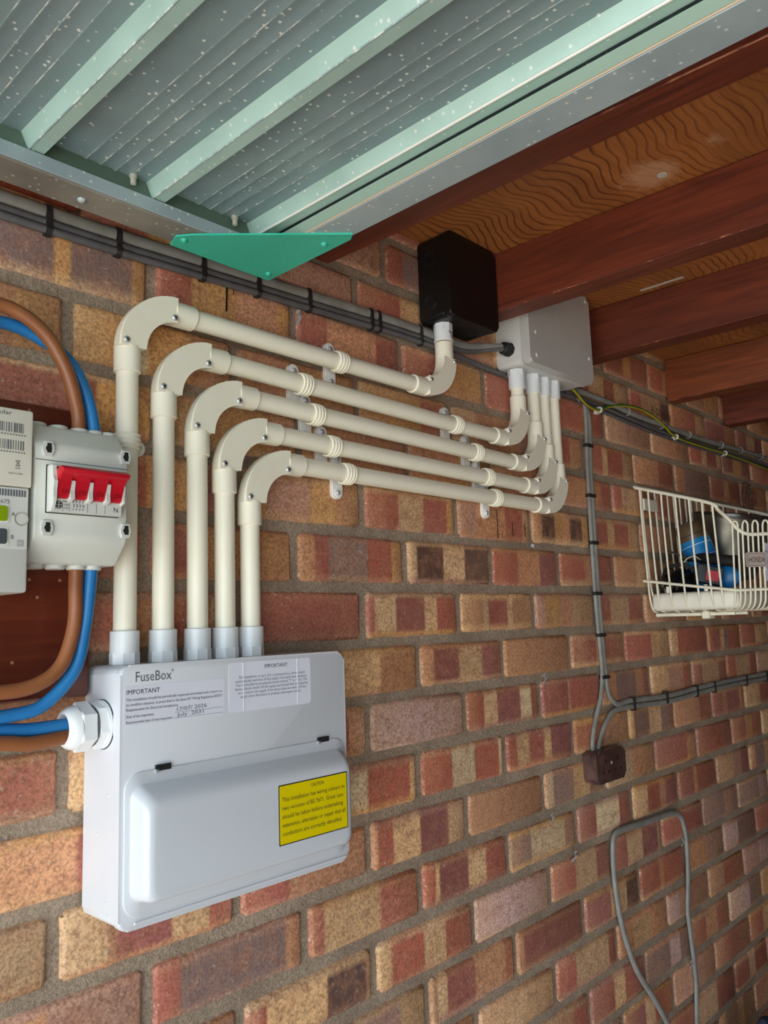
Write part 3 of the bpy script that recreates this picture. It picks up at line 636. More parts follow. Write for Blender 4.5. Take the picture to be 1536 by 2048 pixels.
def saddle(par, X, Z, horiz=True, dx=.0, low=False):
    """spacer bar saddle; horiz: pipe runs along X, screws above and below"""
    def T(u, d, w): return (X+u, d, Z+w) if horiz else (X+w, d, Z-u)
    w2, h2 = .0100, .0340
    bm = BM()
    pl = []
    for i in range(9): a = PI*i/8; pl.append((w2*math.cos(a), h2-w2+w2*math.sin(a)))
    for i in range(9): a = PI+PI*i/8; pl.append((w2*math.cos(a), -h2+w2+w2*math.sin(a)))
    prism(bm, pl, lambda u, v, d: T(u, d, v), -.001, -.0075, .0006, 1); s = finish('saddle', bm, M_PVCW, par)
    bm = BM()
    for k, rr in ((-.0078, .0014), (-.0026, .0019), (.0026, .0019), (.0078, .0014)):   # ribbed band round the pipe
        n = 20; pts = []
        for i in range(n+1):
            a = math.radians(-38+256*i/n); pts.append(T(k, PY-math.sin(a)*(RP+.0016), math.cos(a)*(RP+.0016)))
        tube(bm, pts, rr*1.05, 8, smooth=False)
    n = 20; ra = []
    for i in range(n+1):
        a = math.radians(-38+256*i/n); s_, c_ = math.sin(a), math.cos(a)
        ra.append([bm.verts.new(T(u, PY-s_*(RP+t), c_*(RP+t))) for u, t in ((-.0088, .0003), (-.0088, .0017), (.0088, .0017), (.0088, .0003))])
    skin(bm, ra); finish('saddle_band', bm, M_PVC, s, 40)
    for w in (.0245, -.0245):
        bm = BM(); P0, P1 = V(T(0, -.0072, w)), V(T(0, -.0088, w))
        lathe(bm, P0, (0, -1, 0), [(0, .0066), (.0018, .0062), (.0018, .0048)], 16); finish('saddle_boss', bm, M_PVCW, s)
        bm = BM(); lathe(bm, P1, (0, -1, 0), [(0, .0038), (.0014, .0034), (.0022, .0018), (.0023, 0)], 12); finish('saddle_screw', bm, M_SILVER, s, 60)
runs = [  # riser X, z left, right riser X, z right, saddles, adaptor face z
 (-.3925, .2015, .1840, .2000, (-.0600,), .3185, 'outermost cream conduit running behind the isolator up to the black box'),
 (-.3458, .1560, .3975, .1470, (-.1300, .2035), .2835, 'second cream conduit run from the left ending at the white box corner'),
 (-.3004, .1170, .4500, .1060, (-.1095, .2565), .2845, 'middle cream conduit of the five between fuse box and white box'),
 (-.2614, .0755, .4850, .0665, (-.0800, .2850), .2855, 'fourth cream conduit from the left between fuse box and white box'),
 (-.2232, .0385, .5200, .0330, (-.0520, .3060), .2865, 'innermost lowest cream conduit ending furthest right under white box')]
for i, (xl, zl, xr, zr, sad, ztop, lab) in enumerate(runs):
    c = thing('conduit_run', lab, 'conduit', (xl, 0, CZ1), 'cream conduit runs')
    e1 = elbow(c, xl, zl, 'up'); e2 = elbow(c, xr, zr, 'dn')
    adaptor(c, xl, CZ1+.0002, 1)
    pipe(c, (xl, PY, CZ1+.030), (xl, PY, zl-RM-.022))
    pipe(c, (xl+RM+.022, PY, zl), (xr-RM-.022, PY, zr))
    if i == 0:
        adaptor(c, xr, ztop, -1, ztop-(zr+RM+.030))
        bm = BM(); lines(bm, [(xr-.004, .3035, xr+.001, .2990), (xr-.001, .3020, xr+.003, .3000), (xr+.000, .2975, xr+.005, .2915), (xr-.003, .3040, xr+.001, .3015)], PY-RS-.0006, .0013); finish('pen_mark', bm, M_INK, c, 0)
        bm = BM(); lathe(bm, (xr, PY, zr+RM+.0295), (0, 0, 1), [(0, RS+.0010), (.003, RS+.0010)], 28); finish('coupling_ring', bm, M_PVCW, c)
    else:
        adaptor(c, xr, ztop, -1, min(.036, ztop-(zr+RM+.0295)))
        pipe(c, (xr, PY, zr+RM+.022), (xr, PY, ztop-.025))
    for sx in sad: saddle(c, sx, zl+(zr-zl)*(sx-xl)/(xr-xl))
    if i == 0: saddle(c, xl, .035, horiz=False)

# ------------------------------------------------------------------ black junction box
bb = thing('junction_box', 'square black plastic junction box tucked under the roof joist', 'junction box', (.22, 0, .3185))
bm = BM(); prism(bm, rrect(.1545, .2865, .3185, .4630, .008), XZ, -.0015, -.052, .001, 1); finish('box_body', bm, M_BLACK, bb)
bm = BM(); prism(bm, rrect(.1535, .2872, .3178, .4640, .009), XZ, -.0525, -.0680, .003, 3); finish('box_lid', bm, M_BLACK, bb)
for z in (.350, .425):
    for r in (.013, .0095):
        bm = BM(); tube(bm, [(.1543, -.027+r*math.cos(a), z+r*math.sin(a)) for a in [2*PI*i/20 for i in range(20)]], .0008, 6, 1, closed=True, smooth=False); finish('knockout', bm, M_BLACK, bb)
for x in (.225, .258):
    bm = BM(); tube(bm, [(x+.010*math.cos(a), -.030+.010*math.sin(a), .3183) for a in [2*PI*i/20 for i in range(20)]], .0008, 6, 1, closed=True, smooth=False); finish('knockout', bm, M_BLACK, bb)

# ------------------------------------------------------------------ light grey junction box
wb = thing('junction_box', 'light grey adaptable box with screwed lid between the roof joists', 'junction box', (.485, 0, .2865))
bm = BM(); prism(bm, rrect(.371, .598, .2845, .4650, .008), XZ, -.0015, -.052, .001, 1); finish('box_body', bm, M_JBL, wb)
bm = BM(); prism(bm, rrect(.3695, .5995, .2830, .4655, .008), XZ, -.0525, -.0570, .001, 1); finish('box_rim', bm, M_JBL, wb)
bm = BM(); prism(bm, rrect(.3705, .5985, .2840, .4652, .008), XZ, -.0572, -.0760, .005, 4); lid = finish('box_lid', bm, M_JB, wb)
for x, z in ((.392, .344), (.585, .335), (.585, .455), (.392, .448), (.392, .300)):
    bm = BM(); lathe(bm, (x, -.0758, z), (0, -1, 0), [(0, .0042), (.0012, .0038), (.0020, .0020), (.0021, 0)], 14); finish('lid_screw', bm, M_JBL, lid, 60)
text('moulded_mark', 'IP56  IK07', .548, .2985, -.0764, M_JBL, lid, size=.006, width=.036)
bgx = .371
bm = BM(); lathe(bm, (bgx, -.030, .3165), (-1, 0, 0), [(0, .0135), (.004, .0135), (.004, .0125), (.014, .0125), (.018, .0115), (.020, .0080)], 8); finish('black_gland', bm, M_BLACKR, wb, 25)
bm = BM(); lines(bm, [(0, 0, .0001, 0)], -.9, .0001); bm.free()

# ------------------------------------------------------------------ mounting board, isolator, meter
bm = BM(); box(bm, -.76, -.4285, -.0180, -.0015, -.2400, .0635, .002, 1)
bd = finish('mounting_board', bm, M_BOARD); tag(bd, 'dark varnished wooden board screwed to the wall behind the meter', 'board')
for x, z in ((-.4935, -.1190), (-.4620, -.1195), (-.4850, -.1370), (-.5080, -.2010), (-.4980, .0560)):
    bm = BM(); lathe(bm, (x, -.0178, z), (0, -1, 0), [(0, .0020), (.0005, .0016), (.0006, .0006)], 7); finish('filled_hole', bm, mat('tan_filler', (150, 110, 80), .9), bd)

iso = thing('isolator_switch', 'light grey isolator enclosure with four red toggles marked ON', 'switch', (-.47, -.018, -.107))
IX0, IX1 = -.5195, -.4235
bm = BM()
prof = [(-.0180, .0310), (-.0600, .0310), (-.0640, .0295), (-.0835, .0085), (-.0855, .0030), (-.0855, -.0800), (-.0835, -.0860), (-.0640, -.1055), (-.0600, -.1070), (-.0180, -.1070)]
prism(bm, prof, lambda u, v, d: (d, u, v), IX0, IX1, .0022, 3); finish('enclosure', bm, M_GREYPL, iso, 40)
bm = BM(); box(bm, IX0+.0008, IX1-.0008, -.0860, -.0852, -.0092, -.0086); finish('lid_seam', bm, M_INK2, iso, 0)
for i, x in enumerate((-.5040, -.4820, -.4600, -.4437, -.4290)):
    for z, s in ((.0305, 1), (-.1065, -1)):
        if z < 0 and i == 4: continue
        bm = BM(); lathe(bm, (x, -.050, z), (0, 0, s), [(0, .0100), (.0035, .0098), (.0045, .0085), (.0045, .0066)], 20); finish('cable_entry', bm, M_METERW, iso)
for x, z in ((-.5075, .0022), (-.4272, .0035), (-.5072, -.0745), (-.4264, -.0728)):
    bm = BM(); prism(bm, [(x-.0042, z-.0072), (x+.0042, z-.0072), (x+.0042, z-.0040), (x+.0060, z-.0022), (x+.0060, z+.0022), (x+.0042, z+.0040), (x+.0042, z+.0072), (x-.0042, z+.0072), (x-.0042, z+.0040), (x-.0060, z+.0022), (x-.0060, z-.0022), (x-.0042, z-.0040)], XZ, -.0850, -.0880, .0004, 1)
    f = finish('screw_cover', bm, M_METERW, iso)
    bm = BM(); box(bm, x-.0016, x+.0026, -.0884, -.0878, z-.0040, z+.0052); lathe(bm, (x, -.0879, z), (0, -1, 0), [(0, .0030), (.0006, .0030)], 12); finish('screw_slot', bm, M_DARK, f, 0)
# switch block
SX0, SX1 = -.5078, -.4352
bm = BM(); box(bm, SX0-.0008, SX1+.0008, -.0862, -.0850, -.0600, -.0135); finish('switch_cutout', bm, M_DARK, iso, 0)
sw = BM(); box(sw, SX0, SX1, -.0955, -.0850, -.0592, -.0142, .0006, 1); swo = finish('switch_body', sw, M_METERW, iso)
mw = (SX1-SX0)/4
for i in range(4):
    x = SX0+mw*i
    bm = BM(); pr = [(-.0950, -.0190), (-.1085, -.0175), (-.1130, -.0215), (-.1040, -.0300), (-.0990, -.0455), (-.0950, -.0470)]
    xa, xb = x+(.0046 if i == 0 else .0028), x+mw-.0022
    prism(bm, pr, lambda u, v, d: (d, u, v), xa, xb, .0006, 1); tg = finish('toggle', bm, M_RED, iso, 30)
    text('toggle_mark', 'ON', xa+.0030, -.0425, -.1012, mat('dark_red_mark', (120, 8, 22), .4), tg, size=.0068, width=.0080, plane=lambda a, b, xa=xa: V((xa+.0030+a, -.1003-(b)*.32, -.0428+b)))
    # white cheek between toggles
    bm = BM(); prism(bm, [(-.0950, -.0285), (-.0990, -.0270), (-.1040, -.0300), (-.1015, -.0390), (-.1030, -.0470), (-.0950, -.0500)], lambda u, v, d: (d, u, v), x+mw-.0020, x+mw+.0022 if i < 3 else x+mw-.0002, .0004, 1); finish('toggle_cheek', bm, M_METERW, iso, 30)
    bm = BM(); box(bm, x+.0035, x+mw-.0035, -.0962, -.0950, -.0180, -.0160); finish('toggle_slot', bm, M_RED, iso, 0)
bm = BM(); prism(bm, [(-.0950, -.0205), (-.1075, -.0165), (-.1140, -.0205), (-.1120, -.0235), (-.1010, -.0290), (-.0950, -.0290)], lambda u, v, d: (d, u, v), SX0+.0036, SX1-.0005, .0008, 2); finish('toggle_bar', bm, M_RED, iso, 30)
bm = BM(); prism(bm, [(-.0950, -.0160), (-.0990, -.0150), (-.0995, -.0260), (-.1030, -.0310), (-.1005, -.0380), (-.1010, -.0470), (-.0975, -.0560), (-.0950, -.0580)], lambda u, v, d: (d, u, v), SX0, SX0+.0036, .0004, 1); finish('toggle_cheek', bm, M_METERW, iso, 30)
bm = BM()
cxx, czz = SX0+.0075, -.0528
lines(bm, [(cxx+.0034*math.cos(a), czz+.0034*math.sin(a), cxx+.0034*math.cos(a+.53), czz+.0034*math.sin(a+.53)) for a in [i*2*PI/12 for i in range(12)]]+[(cxx-.003, czz+.0012, cxx+.003, czz+.0012), (cxx-.003, czz-.0012, cxx+.003, czz-.0012), (cxx-.0013, czz-.003, cxx-.0013, czz+.003), (cxx+.0013, czz-.003, cxx+.0013, czz+.003)], -.0958, .0007)
for k in range(4):      # contact diagram
    x = SX0+mw+.0032+k*.0032
    lines(bm, [(x, -.0475, x+.0012, -.0475), (x+.0012, -.0475, x, -.0500), (x, -.0515, x+.0014, -.0515), (x+.0014, -.0515, x+.0014, -.0535), (x+.0014, -.0535, x, -.0535), (x, -.0570, x+.0012, -.0550)], -.0958, .0005)
lines(bm, [(SX0+mw*q, -.0590, SX0+mw*q, -.0490) for q in (.62, 1, 2, 2.5, 3)], -.0957, .0003)
finish('printed_marks', bm, M_INK, swo, 0)
for k, s in enumerate(('WNS104', '100A', 'AC22A')): text('lettering', s, SX0+.0118, -.0500-k*.0031, -.0958, M_INK, swo, size=.0026, width=.0055)
text('lettering', 'N', SX0+mw*3+.0088, -.0560, -.0958, M_INK, swo, size=.0068)

met = thing('electricity_meter', 'cream electricity meter with lime and grey buttons at left edge', 'meter', (-.60, -.018, -.136))
bm = BM(); box(bm, -.700, -.5245, -.0880, -.0180, -.1360, -.0390, .003, 2); finish('lower_housing', bm, M_METERW, met)
bm = BM(); box(bm, -.700, -.5232, -.0900, -.0180, -.0385, .0355, .0025, 2); mu_ = finish('upper_housing', bm, M_METER, met)
bm = BM(); box(bm, -.6990, -.5260, -.0890, -.0878, -.0960, -.0392, .0005, 1); mf = finish('front_plate', bm, M_METERW, met)
bm = BM()
rb = random.Random(3)
for z0, z1 in ((.0125, .0215), (-.0040, .0050)):
    x = -.566
    while x < -.5325:
        w = rb.choice((.0005, .0008, .0012)); lines(bm, [(x, z0, x, z1)], -.0903, w); x += w+rb.choice((.0006, .0010, .0015))
    for q in range(14): lines(bm, [(-.566+q*.0026, z0-.0022, -.5645+q*.0026, z0-.0022)], -.0903, .0011)
finish('bar_codes', bm, M_INK2, mu_, 0)
text('lettering', 'cellular', -.5655, .0285, -.0903, M_INK2, mu_, size=.0062, width=.0215)
text('lettering', 'MADE IN CHINA', -.5455, -.0270, -.0903, M_INK2, mu_, size=.0024, width=.0130)
bm = BM(); q = V((-.5372, 0, -.0170)); lines(bm, [(q.x-.002, q.z+.003, q.x+.002, q.z-.002), (q.x+.002, q.z+.003, q.x-.002, q.z-.002), (q.x-.002, q.z+.003, q.x+.002, q.z+.003), (q.x-.0016, q.z-.002, q.x+.0016, q.z-.002), (q.x-.0024, q.z-.0042, q.x+.0024, q.z-.0042)], -.0903, .0006); finish('bin_symbol', bm, M_INK2, mu_, 0)
bm = BM()
for k in range(16): lines(bm, [(-.567+k*.0025, -.0475, -.567+k*.0025, -.0412)], -.0893, .0016)
finish('bar_codes', bm, M_INK2, mf, 0)
text('lettering', '3675', -.5540, -.0545, -.0893, M_INK2, mf, size=.0052, width=.0105)
for z, m, s in ((-.0640, M_LIME, 'A'), (-.0850, M_BTN, 'B')):
    plate('button_frame', -.5760, -.5435, z-.0085, z+.0085, -.0885, -.0896, .0022, M_CLIPW, met)
    plate('button', -.5750, -.5452, z-.0070, z+.0070, -.0890, -.0906, .0020, m, met, .0004)
    text('lettering', s, -.5415, z-.0020, -.0893, M_INK2, mf, size=.0055)
bm = BM(); lathe(bm, (-.5322, -.0888, -.0680), (0, -1, 0), [(0, .0066), (.0008, .0064), (.0002, .0050), (-.0006, .0015)], 24); finish('seal_screw', bm, M_SEAL, met)
bm = BM(); z = -.0905; x = -.5325
lines(bm, [(x-.0026, z-.0026, x+.0026, z-.0026), (x+.0026, z-.0026, x+.0026, z+.0026), (x+.0026, z+.0026, x-.0026, z+.0026), (x-.0026, z+.0026, x-.0026, z-.0026), (x-.0012, z-.0012, x+.0012, z-.0012), (x+.0012, z-.0012, x+.0012, z+.0012), (x+.0012, z+.0012, x-.0012, z+.0012), (x-.0012, z+.0012, x-.0012, z-.0012)], -.0893, .0004); finish('class_symbol', bm, M_INK2, mf, 0)

# ------------------------------------------------------------------ meter tails
def cable(name, pts, r, m, label, cat='cable', group=None, seg=12, k=8, par=None, flat=None, rb=None):
    bm = BM(); tube(bm, pts, r, seg, k, rb, flat); o = finish(name, bm, m, par, 60)
    if not par: tag(o, label, cat, group)
    return o
cable('meter_tail', [(-.4602, -.050, .030), (-.4602, -.050, .045), (-.4644, -.052, .0620), (-.4757, -.055, .0920), (-.4950, -.056, .1220), (-.5180, -.055, .1400), (-.5425, -.052, .1475), (-.580, -.050, .145), (-.615, -.050, .120), (-.632, -.050, .080), (-.635, -.050, .037)], .0072, M_BROWNC, 'brown cable arching from the isolator top over the meter', group='meter tails')
cable('meter_tail', [(-.4437, -.050, .030), (-.4440, -.050, .043), (-.4500, -.047, .0720), (-.4620, -.043, .1010), (-.4800, -.040, .1190), (-.5020, -.039, .1290), (-.5228, -.040, .1340), (-.5430, -.041, .1330), (-.575, -.045, .118), (-.598, -.050, .085), (-.604, -.050, .037)], .0066, M_BLUEC, 'blue cable arching from the isolator top behind the brown one', group='meter tails')
cable('meter_tail', [(-.4602, -.050, -.106), (-.4602, -.050, -.125), (-.4612, -.051, -.1660), (-.4740, -.052, -.2045), (-.4985, -.052, -.2222), (-.5314, -.051, -.2265), (-.575, -.050, -.222), (-.610, -.050, -.236), (-.613, -.048, -.262), (-.580, -.046, -.274), (-.531, -.045, -.2735), (-.500, -.0445, -.2775), (-.470, -.043, -.2760), (-.440, -.040, -.2735)], .0072, M_BROWNC, 'brown cable looping from the isolator bottom into the fuse box gland', group='meter tails')
cable('meter_tail', [(-.4440, -.050, -.106), (-.4450, -.050, -.125), (-.4495, -.050, -.1660), (-.4590, -.049, -.2100), (-.4880, -.046, -.2420), (-.5170, -.044, -.2490), (-.5400, -.043, -.2480), (-.580, -.040, -.238), (-.622, -.037, -.246), (-.618, -.035, -.264), (-.580, -.035, -.2655), (-.531, -.036, -.2625), (-.500, -.038, -.2650), (-.470, -.039, -.2645), (-.440, -.040, -.2640)], .0066, M_BLUEC, 'blue cable looping from the isolator bottom into the fuse box gland', group='meter tails')

# ------------------------------------------------------------------ cables on the wall, left of the boxes
zc_ = lambda x: .2770+.020*max(0, min(1, (x+.45)/.55))
XS = [-1.7, -1.2, -.8, -.53, -.40, -.28, -.15, -.01, .08, .15]
ct = cable('flat_cable', [(x, -.0055, zc_(x)+.0095) for x in XS]+[(.20, -.0055, .3050), (.27, -.010, .3050), (.32, -.020, .3130), (.355, -.029, .3175)], .0075, M_GREYC, 'wide grey cable along the wall top, uppermost of the strapped bundle', group='strapped cable bundle', flat=(0, -1, 0), rb=.0042)
cable('round_cable', [(x, -.0055, zc_(x)-.0030) for x in XS]+[(.20, -.0055, .2930), (.27, -.010, .2960), (.32, -.020, .3080), (.355, -.031, .3150)], .0042, M_GREYD, 'dark grey cable, middle one of the strapped bundle under garage door', group='strapped cable bundle')
cable('round_cable', [(x, -.0065, zc_(x)-.0120) for x in XS]+[(.25, -.0065, .2830), (.36, -.0065, .2770), (.50, -.0065, .2740), (.64, -.0070, .2800)], .0045, M_GREYD, 'dark grey cable, lowest of the strapped bundle under garage door', group='strapped cable bundle')
for x in (-.478, -.395, -.278, -.190, -.098, .030, .048, .148):
    z = zc_(x); bm = BM()
    w = .0070
    pl = [(-.0005, z+.0180), (-.0085, z+.0178), (-.0104, z+.0095), (-.0102, z-.0030), (-.0117, z-.0120), (-.0085, z-.0172), (-.0005, z-.0175)]
    prism(bm, [(y, zz) for y, zz in pl], lambda u, v, d: (d, u, v), x-w/2, x+w/2); finish('strap', bm, M_STRAP, ct, 0)
# ------------------------------------------------------------------ cables on the wall, right of the boxes
g = 'cables along the wall right of the white box'
gc = cable('round_cable', [(.585, -.012, .2960), (.63, -.012, .2960), (.70, -.012, .2950), (.78, -.011, .2940), (.86, -.010, .2890), (.95, -.010, .2860), (1.04, -.010, .2860), (1.13, -.010, .2840), (1.25, -.010, .2840), (1.46, -.010, .2880), (1.65, -.010, .2940), (1.85, -.010, .2960), (2.4, -.010, .296), (3.2, -.010, .296), (4.4, -.010, .296)], .0062, M_GREYC, 'thick light grey cable under the joist ends, top one beyond white box', group=g)
for x, z in ((.87, .2888), (1.05, .2858), (1.21, .2840), (1.43, .2878), (1.58, .292), (1.75, .295)):
    bm = BM(); tube(bm, [(x, -.002, z+.008), (x, -.012, z+.0085), (x, -.0172, z), (x, -.012, z-.0085), (x, -.002, z-.008)], .0016, 6, 4); finish('clip', bm, M_GREYC, gc)
cable('round_cable', [(.615, -.006, .2880), (.70, -.006, .2830), (.80, -.006, .2790), (.91, -.006, .2740), (1.04, -.006, .2700), (1.18, -.006, .2690), (1.46, -.006, .2720), (1.83, -.006, .2760), (2.5, -.006, .278), (4.4, -.006, .278)], .0042, M_GREYD, 'dark thin cable directly under the thick light grey cable', group=g)
cable('round_cable', [(.660, -.005, .2745), (.70, -.005, .2740), (.80, -.005, .2690), (.91, -.005, .2640), (1.04, -.005, .2600), (1.18, -.005, .2590), (1.46, -.005, .2620), (1.83, -.005, .2660), (2.5, -.005, .268), (4.4, -.005, .268)], .0038, M_GREYD, 'dark thin cable, lowest of the three along the wall right', group=g)
ew = cable('earth_wire', [(.592, -.030, .2860), (.612, -.028, .2800), (.650, -.022, .2700), (.690, -.016, .2660), (.733, -.013, .2680), (.780, -.013, .2850), (.840, -.015, .2970), (.890, -.016, .3020), (.937, -.017, .3020), (.990, -.017, .2960), (1.045, -.016, .2840), (1.123, -.013, .2650), (1.28, -.013, .2630), (1.447, -.013, .2650), (1.62, -.013, .2640), (1.81, -.013, .2590), (2.4, -.013, .255), (4.4, -.013, .255)], .0032, M_GREEN, 'green and yellow striped earth wire looping below the white box', 'wire')
bm = BM(); tube(bm, [(x, y-.0010, z-.0018) for x, y, z in [(.592, -.030, .2860), (.612, -.028, .2800), (.650, -.022, .2700), (.690, -.016, .2660), (.733, -.013, .2680), (.780, -.013, .2850), (.840, -.015, .2970), (.890, -.016, .3020), (.937, -.017, .3020), (.990, -.017, .2960), (1.045, -.016, .2840), (1.123, -.013, .2650), (1.28, -.013, .2630), (1.447, -.013, .2650), (1.62, -.013, .2640), (1.81, -.013, .2590), (2.4, -.013, .255)]], .0019, 8); finish('yellow_stripe', bm, M_YELL, ew)
for x, z in ((.733, .268), (1.123, .265), (1.447, .265)):
    bm = BM(); box(bm, x-.006, x+.006, -.0105, -.001, z-.008, z+.006, .001, 1)
    tube(bm, [(x, -.010, z+.006), (x, -.0165, z+.004), (x, -.0180, z-.001), (x, -.014, z-.006)], .0022, 6, 4); finish('clip', bm, M_CLIPW, ew)

# vertical pair down to the socket, and the branch to the right
g = 'clipped cables round the socket'
vc = cable('flat_cable', [(.655, -.006, .2830), (.682, -.006, .2700), (.683, -.006, .230), (.6770, -.006, .150), (.6740, -.006, .060), (.6725, -.006, -.030), (.6720, -.006, -.120), (.6750, -.006, -.210), (.6790, -.006, -.285), (.6670, -.006, -.335), (.6390, -.006, -.381), (.6230, -.006, -.415), (.6205, -.006, -.442)], .0058, M_GREYC, 'left grey cable of the clipped vertical pair down to the socket', group=g, flat=(0, -1, 0), rb=.0042)
cable('flat_cable', [(.615, -.0055, .2960), (.672, -.0055, .2800), (.697, -.0055, .2500), (.696, -.0055, .200), (.6905, -.0055, .150), (.6880, -.0055, .060), (.6865, -.0055, -.030), (.6855, -.0055, -.120), (.6880, -.0055, -.210), (.6920, -.0055, -.285), (.7000, -.0055, -.335), (.7330, -.0055, -.3585), (.790, -.0055, -.3570), (.985, -.0055, -.3630), (1.156, -.0055, -.3580), (1.40, -.0055, -.3560), (1.642, -.0055, -.3570), (2.3, -.0055, -.356), (4.4, -.0055, -.356)], .0058, M_GREYC, 'right grey cable of the vertical pair that turns right along bed joint', group=g, flat=(0, -1, 0), rb=.0042)
bc = cable('flat_cable', [(.6400, -.006, -.442), (.6480, -.006, -.425), (.6660, -.006, -.402), (.6880, -.006, -.3840), (.7200, -.006, -.3710), (.790, -.006, -.3695), (.985, -.006, -.3755), (1.156, -.006, -.3705), (1.40, -.006, -.3685), (1.642, -.006, -.3695), (2.3, -.006, -.368), (4.4, -.006, -.368)], .0056, M_GREYC, 'grey cable rising from the socket then running right, lower one', group=g, flat=(0, -1, 0), rb=.0042)
def strap_v(par, x, z, w=.0135, h=.0036):
    bm = BM(); box(bm, x-w, x+w, -.0122, -.001, z-h, z+h, .001, 1); finish('strap', bm, M_STRAP, par)
for x, z in ((.6840, .183), (.6805, .075), (.6790, -.025), (.6790, -.130), (.6820, -.215), (.6860, -.300)): strap_v(vc, x, z)
for x in (.80, .96, 1.13, 1.24, 1.46, 1.62):
    bm = BM(); box(bm, x-.0045, x+.0045, -.0118, -.001, -.3790, -.3505, .001, 1); finish('strap', bm, M_STRAP, bc)

# ------------------------------------------------------------------ double socket
so_ = thing('double_socket', 'old dark brown double socket outlet on the brick wall', 'socket', (.64, 0, -.495))
bm = BM(); prism(bm, rrect(.5880, .7000, -.4950, -.4370, .009), XZ, -.0015, -.0185, .001, 1); finish('back_box', bm, M_SOCK, so_)
bm = BM(); prism(bm, rrect(.5865, .7015, -.4960, -.4360, .010), XZ, -.0190, -.0320, .0045, 3); fp = finish('faceplate', bm, M_SOCK, so_)
for cx in (.6200, .6680):
    for dx, dz, w, h in ((0, .0115, .0022, .0045), (-.0110, -.0095, .0034, .0022), (.0110, -.0095, .0034, .0022)):
        bm = BM(); box(bm, cx+dx-w, cx+dx+w, -.0323, -.0318, -.4665+dz-h, -.4665+dz+h); finish('pin_hole', bm, M_DARK, fp, 0)
bm = BM(); lathe(bm, (.6440, -.0318, -.4610), (0, -1, 0), [(0, .0034), (.0010, .0030), (.0014, .0015), (.0014, 0)], 12); finish('fixing_screw', bm, M_SILVER, fp, 60)

# ------------------------------------------------------------------ loose loop of cable, lower right
lc = cable('loose_cable', [(.8350, -.018, -1.030), (.8203, -.020, -1.0037), (.7741, -.020, -.9425), (.7106, -.018, -.8662), (.6800, -.014, -.795), (.6690, -.010, -.7350), (.6680, -.007, -.6800), (.6720, -.006, -.6330), (.6870, -.006, -.6080), (.7450, -.006, -.6065), (.8176, -.006, -.6115), (.9000, -.006, -.6140), (.9450, -.006, -.6165), (.9850, -.006, -.6290), (1.0040, -.006, -.660), (1.0090, -.006, -.7000), (1.0010, -.006, -.7712), (.9870, -.006, -.8300), (.9910, -.006, -.8800), (1.0000, -.006, -.9711), (.9930, -.006, -1.0300), (.9851, -.006, -1.0900), (.975, -.006, -1.30), (.97, -.006, -1.70)], .0064, M_GREYC, 'loose grey cable hanging in a tall hook loop, lower right of socket', flat=(0, -1, 0), rb=.0045)
bm = BM(); tube(bm, [(.8350, -.018, -1.030), (.875, -.016, -1.075), (.915, -.014, -1.16), (.93, -.012, -1.35), (.93, -.012, -1.70)], .0064, 12, 8, .0045, (0, -1, 0)); finish('cable_tail', bm, M_GREYC, lc)
def tinclip(x, z, a, par=None, label=None, s=1.):
    """bent tin cable clip nailed to the wall"""
    bm = BM(); ca, sa = math.cos(a), math.sin(a)
    prof = [(0, -.001), (.004, -.0015), (.007, -.006), (.012, -.0075), (.016, -.004), (.020, -.007)]
    for d in (0, 1):
        pass
    for (u0, y0), (u1, y1) in zip(prof, prof[1:]):
        pts = []
        for u, y, w in ((u0, y0, -.003), (u1, y1, -.003), (u1, y1, .003), (u0, y0, .003)):
            u -= .010
            pts.append((x+s*(w*ca-u*sa), y, z+s*(w*sa+u*ca)))
        vs = [bm.verts.new(q) for q in pts]+[bm.verts.new((q[0], q[1]-.0008, q[2])) for q in pts]
        for f in ((0, 1, 2, 3), (7, 6, 5, 4), (0, 4, 5, 1), (1, 5, 6, 2), (2, 6, 7, 3), (3, 7, 4, 0)): bm.faces.new([vs[i] for i in f])
    o = finish('clip' if par else 'tin_clip', bm, M_STEEL, par, 0)
    if label: tag(o, label, 'clip', 'empty tin clips on the wall')
tinclip(.7000, -.6070, .2, lc); tinclip(.9930, -.6880, .1, lc); tinclip(.9880, -.9450, .0, lc)
tinclip(.4525, -.0418, 1.4, None, 'bent tin clip on the wall just below the lowest conduit')
tinclip(.4651, -.2872, .2, None, 'bent tin clip on the wall left of the vertical cables')
tinclip(.4625, -.5353, .2, None, 'bent tin clip on the wall left of and below the socket')
tinclip(.5308, -.6162, -.3, None, 'bent tin clip on the wall left of the loose cable loop')
tinclip(-.1166, .2600, .2, None, 'small pale clip on the wall above the outermost conduit')

# ------------------------------------------------------------------ wire basket
bk = thing('wire_basket', 'cream wire bicycle basket with a badge hung on the wall', 'basket', (1.08, -.01, -.175))
BX0, BX1 = .898, 1.262
wr = .0023
def wire(name, pts, r=wr, k=5, par=bk): 
    bm = BM(); tube(bm, pts, r, 8, k); return finish(name, bm, M_BASK, par, 60)
rimz = lambda y: .113+(y+.006)/(-.178)*(-.060)
